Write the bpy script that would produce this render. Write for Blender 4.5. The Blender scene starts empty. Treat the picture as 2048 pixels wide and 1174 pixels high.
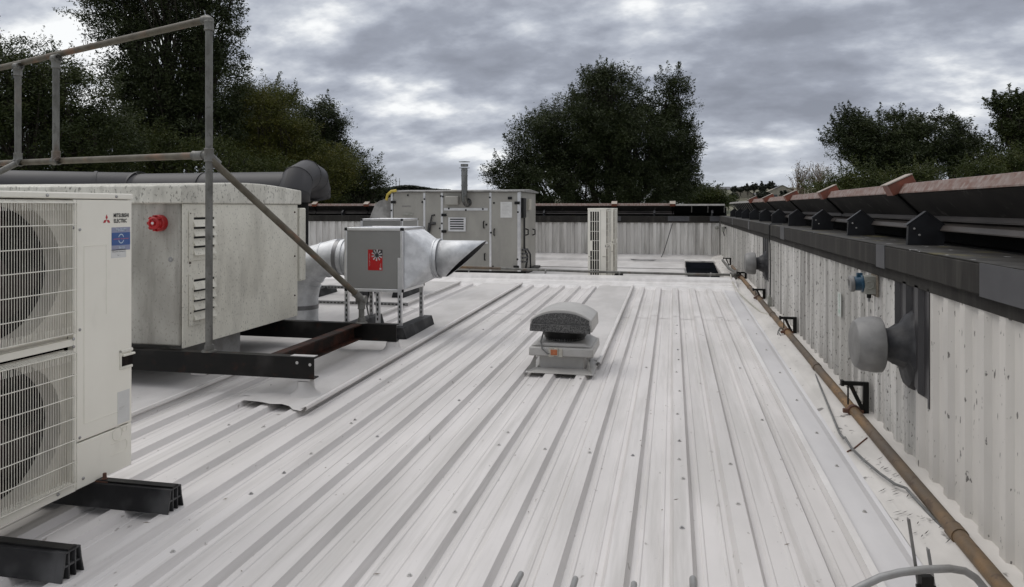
import bpy, bmesh, math, random
import numpy as np
from mathutils import Vector, Matrix
random.seed(7); rng = np.random.default_rng(7)
R = math.radians
S = bpy.context.scene
COL = S.collection

# ------------------------------------------------------------------ camera
F_PX, UC, HV = 1480.0, 1024.0, 415.0          # focal length, centre and horizon row on the 2048 px photograph
YAW = math.atan((1345.0 - UC) / F_PX)
SA, CA = math.sin(YAW), math.cos(YAW)
cd = bpy.data.cameras.new("camera"); cam = bpy.data.objects.new("camera", cd); COL.objects.link(cam)
cam.location = (0, 0, 0); cam.rotation_euler = (R(90), 0, YAW)
cd.sensor_width = 36; cd.lens = F_PX / 2048 * 36; cd.clip_start = .05; cd.clip_end = 5000
cd.shift_y = -(587 - HV) / 2048.0
S.camera = cam

# ------------------------------------------------------------------ world: overcast sky
SUN_EL, SUN_AZ = R(56), R(-75)               # sun to the left of the view
w = bpy.data.worlds.new("World"); S.world = w; w.use_nodes = True
nt = w.node_tree; nt.nodes.clear(); N = nt.nodes.new; L = nt.links.new
def mth(op, a, b=None, nt_=None, clamp=False):
    t = nt_ or nt
    n = t.nodes.new('ShaderNodeMath'); n.operation = op; n.use_clamp = clamp
    for i, x in enumerate((a, b)):
        if x is None: continue
        if isinstance(x, (int, float)): n.inputs[i].default_value = x
        else: t.links.new(x, n.inputs[i])
    return n.outputs[0]
out = N('ShaderNodeOutputWorld'); bg = N('ShaderNodeBackground'); L(bg.outputs[0], out.inputs[0])
tc = N('ShaderNodeTexCoord'); sx = N('ShaderNodeSeparateXYZ'); L(tc.outputs['Generated'], sx.inputs[0])
zc = mth('MAXIMUM', sx.outputs[2], 0.0)
den = mth('ADD', zc, 0.34)
cx = N('ShaderNodeCombineXYZ'); L(mth('DIVIDE', sx.outputs[0], den), cx.inputs[0]); L(mth('DIVIDE', sx.outputs[1], den), cx.inputs[1])
def noise(vec, scale, det, rough, dist=0.0, t=None):
    t = t or nt
    n = t.nodes.new('ShaderNodeTexNoise'); n.inputs['Scale'].default_value = scale; n.inputs['Detail'].default_value = det
    n.inputs['Roughness'].default_value = rough; n.inputs['Distortion'].default_value = dist
    t.links.new(vec, n.inputs['Vector']); return n.outputs['Fac']
def ramp(fac, stops, t=None, interp='LINEAR'):
    t = t or nt
    n = t.nodes.new('ShaderNodeValToRGB'); e = n.color_ramp.elements; n.color_ramp.interpolation = interp
    while len(e) < len(stops): e.new(.5)
    for i, (p, c) in enumerate(stops):
        e[i].position = p; e[i].color = (c[0], c[1], c[2], 1) if not isinstance(c, float) else (c, c, c, 1)
    t.links.new(fac, n.inputs[0]); return n.outputs[0]
mp = N('ShaderNodeMapping'); mp.inputs['Location'].default_value = (-5.93, -2.79, -0.46); mp.inputs['Rotation'].default_value = (0, 0, R(12)); mp.inputs['Scale'].default_value = (1.0, 1.25, 1)
L(cx.outputs[0], mp.inputs[0])
n1 = noise(mp.outputs[0], 1.75, 8.0, .50, 0)
n2 = noise(mp.outputs[0], 5.6, 7.0, .55, 0)
low = mth('MAXIMUM', mth('SUBTRACT', 1.0, mth('ABSOLUTE', mth('MULTIPLY', mth('SUBTRACT', zc, .085), 9.0))), 0.0)   # brighter breaks in the cloud low down
nn = mth('ADD', mth('ADD', mth('MULTIPLY', n1, .66), mth('MULTIPLY', n2, .34)), mth('MULTIPLY', low, .035))
clouds = ramp(nn, [(.38, (.235, .255, .305)), (.455, (.30, .325, .385)), (.50, (.39, .42, .485)), (.545, (.53, .56, .615)), (.60, (.86, .875, .885))])
hz = N('ShaderNodeMix'); hz.data_type = 'RGBA'
L(mth('MULTIPLY', mth('POWER', mth('SUBTRACT', 1.0, mth('MINIMUM', mth('MULTIPLY', zc, 7.0), 1.0)), 2.0), .45), hz.inputs[0])
L(clouds, hz.inputs[6]); hz.inputs[7].default_value = (.74, .77, .79, 1)
zen = mth('ADD', 1.0, mth('MULTIPLY', mth('MAXIMUM', mth('SUBTRACT', zc, .33), 0.0), 2.1))   # an overcast sky is brighter overhead
vm = N('ShaderNodeVectorMath'); vm.operation = 'SCALE'; L(hz.outputs[2], vm.inputs[0]); L(zen, vm.inputs['Scale'])
wm = N('ShaderNodeMix'); wm.data_type = 'RGBA'; wm.blend_type = 'MULTIPLY'; L(mth('MINIMUM', mth('MULTIPLY', mth('MAXIMUM', mth('SUBTRACT', zc, .25), 0.0), 3.0), 1.0), wm.inputs[0]); L(vm.outputs[0], wm.inputs[6]); wm.inputs[7].default_value = (1.0, .95, .89, 1)
sky = N('ShaderNodeTexSky'); sky.sky_type = 'NISHITA'; sky.sun_disc = False; sky.sun_elevation = SUN_EL; sky.sun_rotation = SUN_AZ
sk = N('ShaderNodeVectorMath'); sk.operation = 'SCALE'; L(sky.outputs[0], sk.inputs[0]); sk.inputs['Scale'].default_value = .08
gap = ramp(noise(mp.outputs[0], .9, 5.0, .5), [(.66, 0.0), (.74, .5)])
mx = N('ShaderNodeMix'); mx.data_type = 'RGBA'; L(gap, mx.inputs[0]); L(wm.outputs[2], mx.inputs[6]); L(sk.outputs[0], mx.inputs[7])
L(mx.outputs[2], bg.inputs[0]); bg.inputs[1].default_value = 1.12

sd = bpy.data.lights.new("sun", 'SUN'); sd.energy = 0.8; sd.angle = R(36); sd.color = (1, .965, .92)
so = bpy.data.objects.new("sun", sd); COL.objects.link(so)
tosun = Vector((math.sin(SUN_AZ) * math.cos(SUN_EL), math.cos(SUN_AZ) * math.cos(SUN_EL), math.sin(SUN_EL)))
so.rotation_euler = tosun.to_track_quat('Z', 'Y').to_euler(); so.location = tosun * 50
S.view_settings.view_transform = 'Standard'; S.view_settings.look = 'None'; S.view_settings.gamma = 1; S.view_settings.exposure = 0
S.render.engine = 'CYCLES'; S.render.resolution_x = 1024; S.render.resolution_y = 587

# ------------------------------------------------------------------ measuring helpers (photograph pixel + a known real plane -> point)
RZ0, RSL = -1.45, .0155                       # the roof sheet: height under the eye, and its slope
def roofz(y): return RZ0 + RSL * y
def ray(u, v):
    dx = (u - UC) / F_PX
    return Vector((-SA + dx * CA, CA + dx * SA, (HV - v) / F_PX))
def onX(u, v, X): r = ray(u, v); return r * (X / r.x)
def onY(u, v, Y): r = ray(u, v); return r * (Y / r.y)
def onroof(u, v, h=0.0):
    r = ray(u, v); return r * ((RZ0 + h) / (r.z - RSL * r.y))

# ------------------------------------------------------------------ materials
def mat(name, c1, c2=None, scale=4.0, stretch=(1, 1, 1), rough=.6, metal=0.0, bump=0.0, bscale=40.0, lo=.4, hi=.6,
        spots=None, streak=None, vary_rough=0.0, detail=6.0, spec=None):
    m = bpy.data.materials.new(name); m.use_nodes = True; t = m.node_tree; bs = t.nodes['Principled BSDF']
    bs.inputs['Roughness'].default_value = rough; bs.inputs['Metallic'].default_value = metal
    if spec is not None: bs.inputs['Specular IOR Level'].default_value = spec
    if c2 is None: c2 = tuple(x * .82 for x in c1)
    tc = t.nodes.new('ShaderNodeTexCoord')
    def mapped(s):
        k = t.nodes.new('ShaderNodeMapping'); k.inputs['Scale'].default_value = s; t.links.new(tc.outputs['Object'], k.inputs[0]); return k.outputs[0]
    f = noise(mapped(stretch), scale, detail, .6, 0, t)
    colr = ramp(f, [(lo, c1), (hi, c2)], t)
    def over(fac, c):
        nonlocal colr
        q = t.nodes.new('ShaderNodeMix'); q.data_type = 'RGBA'; t.links.new(fac, q.inputs[0]); t.links.new(colr, q.inputs[6]); q.inputs[7].default_value = (*c, 1); colr = q.outputs[2]
    if streak:      # (scale, stretch, lo, hi, colour, max)
        g = noise(mapped(streak[1]), streak[0], 6, .65, 0, t)
        over(ramp(g, [(streak[2], 0.0), (streak[3], float(streak[5]))], t), streak[4])
    for sp in (spots or []):       # (scale, stretch, lo, hi, colour, max)
        g = noise(mapped(sp[1]), sp[0], 3, .5, 0, t)
        over(ramp(g, [(sp[2], 0.0), (sp[3], float(sp[5]))], t), sp[4])
    t.links.new(colr, bs.inputs['Base Color'])
    if vary_rough:
        t.links.new(mth('ADD', mth('MULTIPLY', noise(mapped(stretch), scale * 2, 4, .6, 0, t), vary_rough), rough - vary_rough / 2, t), bs.inputs['Roughness'])
    if bump:
        b = t.nodes.new('ShaderNodeBump'); b.inputs['Strength'].default_value = bump; b.inputs['Distance'].default_value = .004
        t.links.new(noise(mapped((1, 1, 1)), bscale, 5, .6, 0, t), b.inputs['Height']); t.links.new(b.outputs[0], bs.inputs['Normal'])
    return m
M = {}
GR = (.05, .048, .045)
M['roof'] = mat('white_roof_paint', (.60, .578, .562), (.53, .51, .495), 1.3, (1, .35, 1), .34, bump=.10, bscale=60, vary_rough=.25,
    streak=(13, (1, .04, 1), .48, .66, (.41, .395, .375), .62), spots=[(26, (1, .5, 1), .70, .735, (.25, .23, .21), .7), (1.6, (1, .4, 1), .52, .68, (.46, .445, .425), .55)])  # dirt streaks, with contrast raised so paler bands suggest highlights along the ribs
M['roofflat'] = mat('white_roof_flashing', (.52, .503, .487), (.42, .405, .39), 1.8, (1, .5, 1), .38, bump=.18, bscale=14, vary_rough=.25,
    streak=(3, (1, .3, 1), .5, .72, (.47, .465, .455), .6), spots=[(30, (1, 1, 1), .71, .74, (.25, .23, .21), .7)])
M['edgesheet'] = mat('grey_edge_flashing', (.58, .57, .57), (.50, .49, .493), 1.6, (1, .4, 1), .28, bump=.08, bscale=8, vary_rough=.15)
M['edge'] = mat('edge_strip', (.68, .66, .64), (.58, .56, .54), 6, (1, .3, 1), .35)
M['clad'] = mat('white_cladding_weathered', (.66, .645, .615), (.54, .525, .495), 2.2, (1, 1, .3), .55, bump=.12, bscale=50,
    streak=(16, (1, 1, .03), .44, .62, (.19, .183, .168), .72), spots=[(1.1, (1, 1, .5), .44, .62, (.36, .35, .325), .6), (75, (1, 1, .45), .615, .66, (.05, .045, .04), .8)])
M['upst'] = mat('white_upstand', (.62, .595, .56), (.50, .48, .45), 3, (1, .4, 1), .5, bump=.15, spots=[(16, (1, .5, 1), .66, .71, (.10, .09, .08), .8)])
M['cladclean'] = mat('white_cladding', (.60, .575, .535), (.48, .46, .43), 1.6, (1, 1, .3), .5, bump=.08, bscale=50,
    streak=(6, (1, 1, .06), .58, .72, (.45, .43, .41), .45), spots=[(34, (1, 1, .5), .655, .69, (.06, .055, .05), .85)])
M['cladback'] = mat('grey_white_cladding', (.66, .645, .61), (.52, .505, .475), 1.2, (1, 1, .4), .6,
    streak=(5, (1, 1, .08), .48, .64, (.22, .21, .19), .7))
M['fascia'] = mat('dark_grey_fascia', (.026, .024, .021), (.018, .016, .014), 2.5, (1, 1, .3), .5, bump=.08, vary_rough=.2, spec=.35,
    streak=(9, (1, 1, .1), .50, .7, (.055, .052, .045), .7))
M['fascialight'] = mat('grey_joint_strip', (.078, .078, .082), (.062, .062, .066), 4, rough=.5, spec=.3)
M['coping'] = mat('dark_coping', (.050, .048, .043), (.026, .024, .021), 5, rough=.6, bump=.15, spec=.3, spots=[(4, (1, 1, 1), .6, .68, (.14, .12, .04), .5), (14, (1, 1, 1), .68, .7, (.55, .55, .55), .8)])
M['louvre'] = mat('weathered_dark_panel', (.009, .008, .007), (.018, .016, .014), 3, (1, 1, 2), .45, bump=.1, vary_rough=.2, spec=.35,
    streak=(12, (1, .8, .35), .58, .74, (.15, .14, .13), .6))
M['louvre2'] = mat('weathered_brown_panel', (.065, .056, .050), (.036, .031, .028), 4, (1, .4, 1), .5, bump=.1)
M['cap'] = mat('faded_terracotta_capping', (.15, .082, .062), (.20, .15, .13), 22, (1, .6, 1), .65, bump=.3, bscale=30, spots=[(24, (1, 1, 1), .50, .62, (.26, .22, .20), .7)])
M['capgrey'] = mat('grey_capping', (.25, .24, .22), (.17, .16, .15), 9, rough=.6)
M['capbox'] = mat('terracotta_box', (.22, .055, .026), (.14, .045, .026), 9, rough=.5, bump=.1)
M['capedge'] = mat('cream_edge', (.36, .31, .26), (.28, .24, .2), 9, rough=.6)
M['bracket'] = mat('dark_slate_bracket', (.021, .022, .025), (.014, .014, .016), 8, rough=.45, spec=.35, bump=.05)
M['bolt'] = mat('bolt_zinc', (.42, .42, .42), (.30, .29, .28), 30, rough=.4, metal=.7)
M['washer'] = mat('washer_grey', (.46, .45, .43), (.34, .33, .31), 30, rough=.45)
M['rubber'] = mat('black_rubber', (.008, .008, .009), (.014, .014, .015), 9, rough=.55, bump=.08, spec=.3, spots=[(4, (1, 1, 1), .56, .80, (.16, .16, .16), .5)])
M['steelblk'] = mat('black_painted_steel', (.005, .005, .0045), (.009, .008, .007), 5, rough=.45, bump=.12, spec=.22, spots=[(2.4, (1, 1, 1), .60, .80, (.10, .095, .09), .45), (9, (1, 1, 1), .60, .70, (.035, .014, .008), .6)])
M['steelrust'] = mat('rusty_steel', (.014, .010, .008), (.055, .020, .012), 6, (1, 1, 1), .65, bump=.3, spec=.2)
M['white'] = mat('beige_casing', (.80, .775, .69), (.77, .745, .66), 2.5, rough=.38, bump=.03, spots=[(7, (1, 1, .5), .62, .80, (.56, .53, .46), .45)])
M['whitewire'] = mat('cream_wire', (.72, .70, .62), (.62, .60, .53), 20, rough=.4)
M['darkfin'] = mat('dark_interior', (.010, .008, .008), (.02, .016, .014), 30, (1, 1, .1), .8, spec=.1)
M['shroud'] = mat('fan_shroud', (.55, .52, .45), (.46, .43, .37), 4, rough=.5)
M['blade'] = mat('fan_blade', (.020, .013, .011), (.028, .02, .017), 4, rough=.6, spec=.2)
M['grp'] = mat('weathered_enclosure', (.58, .56, .50), (.40, .385, .34), 3.2, (1, 1, .5), .62, bump=.25, bscale=26,
    streak=(5.0, (1, 1, .12), .44, .64, (.12, .11, .092), .75), spots=[(75, (1, 1, .6), .60, .68, (.06, .055, .045), .42), (1.5, (1, 1, .6), .48, .66, (.20, .19, .16), .6)], detail=9)
M['grpdoor'] = mat('cream_enclosure_door', (.72, .70, .61), (.60, .58, .50), 2.2, (1, 1, .6), .55, bump=.2, bscale=24,
    streak=(3, (1, 1, .4), .50, .74, (.34, .325, .28), .6), spots=[(70, (1, 1, .6), .61, .66, (.12, .11, .09), .5)], detail=9)
M['lid'] = mat('mossy_lid', (.70, .685, .61), (.54, .525, .46), 4, (1, 1, .5), .62, bump=.25, bscale=24,
    streak=(8, (1, 1, .3), .50, .72, (.22, .21, .175), .6), spots=[(60, (1, 1, .6), .59, .64, (.07, .065, .05), .6)], detail=9)
M['galv'] = mat('galvanised_steel', (.74, .75, .76), (.60, .61, .62), 9, (1, 1, 1), .22, metal=.95, bump=.02, vary_rough=.12)
M['galvdull'] = mat('dull_galvanised', (.30, .30, .295), (.22, .215, .205), 8, rough=.5, metal=.35, bump=.1)
M['alu'] = mat('aluminium_profile', (.72, .72, .72), (.64, .64, .65), 10, rough=.3, metal=.75)
M['panel'] = mat('grey_coated_panel', (.25, .248, .236), (.228, .226, .214), 2, rough=.42, metal=.1, bump=.02)
M['ahu'] = mat('pale_grey_unit_panel', (.33, .32, .285), (.28, .27, .242), 2.5, (1, 1, .5), .42, bump=.03, streak=(4, (1, 1, .12), .58, .76, (.2, .2, .19), .45))
M['ahuroof'] = mat('unit_roof_dirty', (.30, .295, .28), (.16, .155, .145), 3, (1, 4, 1), .55)
M['blackp'] = mat('black_plastic', (.006, .006, .006), (.011, .011, .011), 20, rough=.45, spec=.25)
M['tubeg'] = mat('weathered_galvanised_tube', (.17, .168, .155), (.11, .107, .097), 12, (1, 1, .6), .5, metal=.3, bump=.2,
    spots=[(6, (1, 1, .4), .62, .72, (.13, .075, .045), .5), (30, (1, 1, 1), .6, .66, (.08, .08, .065), .6)])
M['tubegreen'] = mat('algae_covered_tube', (.115, .102, .075), (.075, .062, .042), 9, (1, 1, .6), .6, bump=.2,
    spots=[(5, (1, 1, 1), .53, .66, (.19, .10, .055), .7)])
M['rust'] = mat('rusty_pipe', (.21, .122, .050), (.11, .075, .042), 7, (1, .5, 1), .62, bump=.35, bscale=60,
    spots=[(1.2, (1, .4, 1), .45, .58, (.085, .070, .055), .85), (20, (1, 1, 1), .58, .64, (.06, .035, .022), .7)])
M['rustred'] = mat('red_rust_fitting', (.13, .058, .034), (.08, .038, .026), 14, rough=.65, bump=.3)
M['duct'] = mat('grey_gloss_duct', (.016, .015, .017), (.012, .011, .013), 3, (1, 1, 1), .12, spec=.7, vary_rough=.12)
M['ductgapdark'] = mat('dark_duct_and_gap_shade', (.006, .006, .006), (.005, .005, .005), 3, rough=.7, spec=.12)  # dark duct paint, also the near-black that stands for shade in the hood gaps
M['red'] = mat('red_plastic', (.42, .010, .012), (.30, .009, .01), 14, rough=.32, bump=.1)
M['redlabel'] = mat('red_sticker', (.45, .006, .008), (.36, .005, .006), 5, rough=.3)
M['logored'] = mat('logo_red', (.42, .03, .045), (.40, .03, .04), 5, rough=.4)
M['ink'] = mat('black_ink', (.02, .02, .02), (.03, .03, .03), 5, rough=.5)
M['blue'] = mat('blue_sticker', (.045, .10, .28), (.055, .11, .28), 6, rough=.35)
M['lilac'] = mat('lilac_sticker', (.25, .27, .38), (.28, .29, .38), 6, rough=.35)
M['paper'] = mat('white_label', (.62, .62, .60), (.56, .56, .54), 9, rough=.45)
M['paleink'] = mat('pale_blue_print', (.50, .58, .66), (.46, .54, .62), 9, rough=.45)
M['pinkink'] = mat('pink_print', (.45, .15, .25), (.40, .14, .22), 9, rough=.45)
M['silver'] = mat('silver_print', (.55, .53, .53), (.40, .38, .38), 40, rough=.4)
M['hood'] = mat('grey_paint', (.42, .41, .39), (.35, .34, .32), 3, rough=.42, bump=.08, bscale=25)
M['speckle'] = mat('speckled_overspray', (.022, .022, .022), (.13, .128, .123), 110, (1, 1, .7), .6, lo=.42, hi=.60, detail=5, bump=.3)
M['terr'] = mat('orange_switch', (.42, .13, .045), (.30, .10, .04), 14, rough=.45)
M['cream'] = mat('cream_plastic', (.50, .48, .42), (.42, .40, .34), 14, rough=.45)
M['flue'] = mat('grey_flue_terminal', (.20, .197, .19), (.12, .118, .113), 4, rough=.5, bump=.1, spots=[(12, (1, 1, .6), .60, .7, (.10, .10, .10), .6)])
M['fluedark'] = mat('dark_sealant', (.016, .016, .018), (.050, .050, .052), 6, rough=.5, bump=.8, bscale=12, spec=.3)
M['patch'] = mat('dark_grey_patch', (.036, .035, .037), (.024, .023, .025), 5, (1, 1, .4), .4, bump=.15, bscale=15)
M['socketblue'] = mat('blue_socket', (.008, .048, .088), (.006, .032, .058), 12, rough=.35)
M['socketgrey'] = mat('grey_socket', (.30, .30, .27), (.22, .22, .19), 14, rough=.5)
M['green'] = mat('faded_green_print', (.28, .42, .34), (.45, .50, .45), 14, rough=.5)
M['fadedlabel'] = mat('faded_sticker', (.52, .54, .51), (.44, .46, .43), 14, rough=.5)
M['void'] = mat('black_void', (.008, .009, .012), (.005, .006, .007), 3, rough=1.0, spec=0.0)
M['cable'] = mat('grey_cable', (.16, .16, .155), (.11, .11, .105), 14, rough=.5)
M['blackcable'] = mat('black_cable', (.018, .018, .018), (.03, .03, .03), 14, rough=.5)
M['yellow'] = mat('yellow_hose', (.55, .42, .06), (.45, .35, .06), 14, rough=.5)
M['debris'] = mat('brown_debris', (.20, .17, .13), (.12, .10, .08), 30, rough=.8)
M['bark'] = mat('bark', (.045, .037, .028), (.028, .023, .018), 10, (1, 1, .3), .9, bump=.4)
M['twig'] = mat('dry_twig', (.22, .17, .12), (.16, .12, .085), 10, rough=.8)
M['grass'] = mat('grass_ground', (.045, .065, .022), (.065, .075, .03), .12, rough=.9)
M['field'] = mat('hill_fields', (.10, .10, .065), (.17, .155, .11), .018, (1, 1, 1), .9, spots=[(.05, (1, 1, 1), .5, .56, (.035, .045, .02), .9)])
M['housew'] = mat('pale_render', (.48, .46, .43), (.43, .41, .38), 1, rough=.7)
M['housec'] = mat('stone_render', (.30, .28, .23), (.25, .23, .19), 1, rough=.8)
M['slate'] = mat('slate_roof', (.10, .10, .11), (.075, .075, .08), 1, rough=.6)
M['glass'] = mat('window_glass', (.03, .035, .04), (.04, .045, .05), 1, rough=.15)
M['fluemetal'] = mat('dark_flue_metal', (.22, .22, .215), (.14, .14, .135), 8, (3, 3, .4), .22, metal=.9)
M['foil'] = mat('foil_tape', (.24, .24, .245), (.20, .20, .205), 14, rough=.38, metal=.6)
def leafmat(name, c1, c2, c3=None):
    m = bpy.data.materials.new(name); m.use_nodes = True; t = m.node_tree; bs = t.nodes['Principled BSDF']
    tc = t.nodes.new('ShaderNodeTexCoord')
    col = ramp(noise(tc.outputs['Object'], .55, 5, .7, 0, t), [(.38, c1), (.62, c2)], t)
    if c3:
        q = t.nodes.new('ShaderNodeMix'); q.data_type = 'RGBA'
        t.links.new(ramp(noise(tc.outputs['Object'], 2.8, 3, .6, 0, t), [(.52, 0.0), (.66, .8)], t), q.inputs[0]); t.links.new(col, q.inputs[6]); q.inputs[7].default_value = (*c3, 1); col = q.outputs[2]
    t.links.new(col, bs.inputs['Base Color']); bs.inputs['Roughness'].default_value = .55; bs.inputs['Specular IOR Level'].default_value = .3
    tr = t.nodes.new('ShaderNodeBsdfTranslucent'); t.links.new(col, tr.inputs[0])
    ms = t.nodes.new('ShaderNodeMixShader'); ms.inputs[0].default_value = .22
    t.links.new(bs.outputs[0], ms.inputs[1]); t.links.new(tr.outputs[0], ms.inputs[2]); t.links.new(ms.outputs[0], t.nodes['Material Output'].inputs[0])
    return m
M['leafdark'] = leafmat('dark_green_leaves', (.022, .032, .009), (.042, .056, .015), (.062, .072, .018))
M['leafmid'] = leafmat('mid_green_leaves', (.032, .045, .010), (.058, .072, .015), (.080, .086, .018))
M['leafyel'] = leafmat('yellow_green_leaves', (.055, .064, .011), (.085, .090, .015), (.125, .112, .018))
M['leafash'] = leafmat('grey_green_leaves', (.022, .031, .011), (.040, .053, .018), (.060, .072, .026))
M['leafhaze'] = leafmat('far_green_leaves', (.026, .032, .022), (.038, .043, .030))

# ------------------------------------------------------------------ object helpers
def origin(o):
    v = Vector((0, 0, 0))
    while o: v += o.location; o = o.parent
    return v
def tag(o, label=None, cat=None, group=None, kind=None):
    if label: o['label'] = label
    if cat: o['category'] = cat
    if group: o['group'] = group
    if kind: o['kind'] = kind
    return o
def thing(name, label, cat, loc=(0, 0, 0), group=None):
    o = bpy.data.objects.new(name, None); COL.objects.link(o); o.location = loc; o.empty_display_size = .1
    return tag(o, label, cat, group)
def copy_tree(o, parent=None):
    c = o.copy(); COL.objects.link(c); c.parent = parent
    for ch in [x for x in bpy.data.objects if x.parent == o]: copy_tree(ch, c)
    return c
class MB:
    def __init__(s): s.v = []; s.f = []; s.m = []; s.cur = 0
    def use(s, i): s.cur = i; return s
    def add(s, vs, fs):
        b = len(s.v); s.v += [tuple(x) for x in vs]
        for f in fs: s.f.append([i + b for i in f]); s.m.append(s.cur)
        return s
    def box(s, x0, x1, y0, y1, z0, z1):
        vs = [(x, y, z) for z in (z0, z1) for (x, y) in ((x0, y0), (x1, y0), (x1, y1), (x0, y1))]
        return s.add(vs, [(3, 2, 1, 0), (4, 5, 6, 7), (0, 1, 5, 4), (1, 2, 6, 5), (2, 3, 7, 6), (3, 0, 4, 7)])
    def obox(s, c, ax, ay, az):      # oriented box: centre and half-vectors
        c, ax, ay, az = map(Vector, (c, ax, ay, az))
        vs = [c + ax * i + ay * j + az * k for k in (-1, 1) for (i, j) in ((-1, -1), (1, -1), (1, 1), (-1, 1))]
        return s.add(vs, [(3, 2, 1, 0), (4, 5, 6, 7), (0, 1, 5, 4), (1, 2, 6, 5), (2, 3, 7, 6), (3, 0, 4, 7)])
    def tube(s, pts, r, n=12, caps=True, closed=False):
        pts = [Vector(p) for p in pts]; k = len(pts); rs = r if isinstance(r, (list, tuple)) else [r] * k
        vs = []; up = None
        for i, p in enumerate(pts):
            t = (pts[min(i + 1, k - 1)] - pts[max(i - 1, 0)]).normalized()
            if up is None: up = Vector((0, 0, 1)) if abs(t.z) < .9 else Vector((0, 1, 0))
            a = t.cross(up).normalized(); b = a.cross(t).normalized(); up = b
            for j in range(n):
                q = 2 * math.pi * j / n; vs.append(p + (a * math.cos(q) + b * math.sin(q)) * rs[i])
        fs = [(i * n + j, i * n + (j + 1) % n, (i + 1) * n + (j + 1) % n, (i + 1) * n + j) for i in range(k - 1) for j in range(n)]
        if caps: fs += [tuple(range(n - 1, -1, -1)), tuple((k - 1) * n + j for j in range(n))]
        return s.add(vs, fs)
    def lathe(s, base, axis, prof, n=28):   # prof: list of (distance along axis, radius)
        base = Vector(base); t = Vector(axis).normalized(); up = Vector((0, 0, 1)) if abs(t.z) < .9 else Vector((0, 1, 0))
        a = t.cross(up).normalized(); b = a.cross(t).normalized(); vs = []
        for d, r in prof:
            for j in range(n):
                q = 2 * math.pi * j / n; vs.append(base + t * d + (a * math.cos(q) + b * math.sin(q)) * max(r, 1e-4))
        k = len(prof)
        fs = [(i * n + j, i * n + (j + 1) % n, (i + 1) * n + (j + 1) % n, (i + 1) * n + j) for i in range(k - 1) for j in range(n)]
        return s.add(vs, fs)
    def prism(s, poly, axis, a0, a1):       # polygon in the two other axes (order x<y<z), extruded along axis
        def P(p, a): return {'x': (a, p[0], p[1]), 'y': (p[0], a, p[1]), 'z': (p[0], p[1], a)}[axis]
        n = len(poly); vs = [P(p, a0) for p in poly] + [P(p, a1) for p in poly]
        return s.add(vs, [tuple(range(n))[::-1], tuple(range(n, 2 * n))] + [(i, (i + 1) % n, n + (i + 1) % n, n + i) for i in range(n)])
    def sheet(s, prof, axis, a0, a1, segs=1, zf=None):   # open profile extruded along axis
        vs = []; n = len(prof)
        for k in range(segs + 1):
            a = a0 + (a1 - a0) * k / segs
            for p in prof:
                q = {'x': (a, p[0], p[1]), 'y': (p[0], a, p[1]), 'z': (p[0], p[1], a)}[axis]
                vs.append((q[0], q[1], q[2] + (zf(q[1]) if zf else 0)))
        return s.add(vs, [(k * n + i, k * n + i + 1, (k + 1) * n + i + 1, (k + 1) * n + i) for k in range(segs) for i in range(n - 1)])
    def text(s, txt, size, at, ex, ey, w=None, bold=0.0):
        c = bpy.data.curves.new('txt', 'FONT'); c.body = txt; c.size = size; c.align_x = 'CENTER'; c.align_y = 'CENTER'; c.resolution_u = 2; c.offset = bold
        o = bpy.data.objects.new('txt', c); COL.objects.link(o)
        me = bpy.data.meshes.new_from_object(o.evaluated_get(bpy.context.evaluated_depsgraph_get()))
        ex, ey, at = Vector(ex), Vector(ey), Vector(at)
        xs = [v.co.x for v in me.vertices]; k = (w / (max(xs) - min(xs))) if w else 1
        s.add([at + ex * v.co.x * k + ey * v.co.y for v in me.vertices], [tuple(p.vertices) for p in me.polygons])
        bpy.data.objects.remove(o); bpy.data.curves.remove(c); bpy.data.meshes.remove(me); return s
    def build(s, name, mats, parent=None, smooth=True, bevel=0.0, base=None, fixn=True):
        if not isinstance(mats, (list, tuple)): mats = [mats]
        og = origin(parent)
        if parent is None:
            a = np.array(s.v); og = Vector(base) if base else Vector(((a[:, 0].min() + a[:, 0].max()) / 2, (a[:, 1].min() + a[:, 1].max()) / 2, a[:, 2].min()))
        me = bpy.data.meshes.new(name); me.from_pydata([tuple(Vector(v) - og) for v in s.v], [], s.f)
        for m in mats: me.materials.append(M[m] if isinstance(m, str) else m)
        me.polygons.foreach_set('material_index', s.m)
        if fixn:
            bm = bmesh.new(); bm.from_mesh(me); bmesh.ops.recalc_face_normals(bm, faces=bm.faces); bm.to_mesh(me); bm.free()
        if smooth:
            me.polygons.foreach_set('use_smooth', [True] * len(me.polygons)); me.set_sharp_from_angle(angle=R(32))
        o = bpy.data.objects.new(name, me); COL.objects.link(o); o.parent = parent
        if parent is None: o.location = og
        if bevel:
            b = o.modifiers.new('bevel', 'BEVEL'); b.width = bevel; b.segments = 2; b.limit_method = 'ANGLE'; b.angle_limit = R(40)
        return o

# ================================================================== SETTING
g = MB(); g.add([(-3000, -300, -6), (3000, -300, -6), (3000, 4000, -6), (-3000, 4000, -6)], [(0, 1, 2, 3)])
tag(g.build('ground', 'grass', base=(0, 0, -6)), kind='structure')
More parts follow.
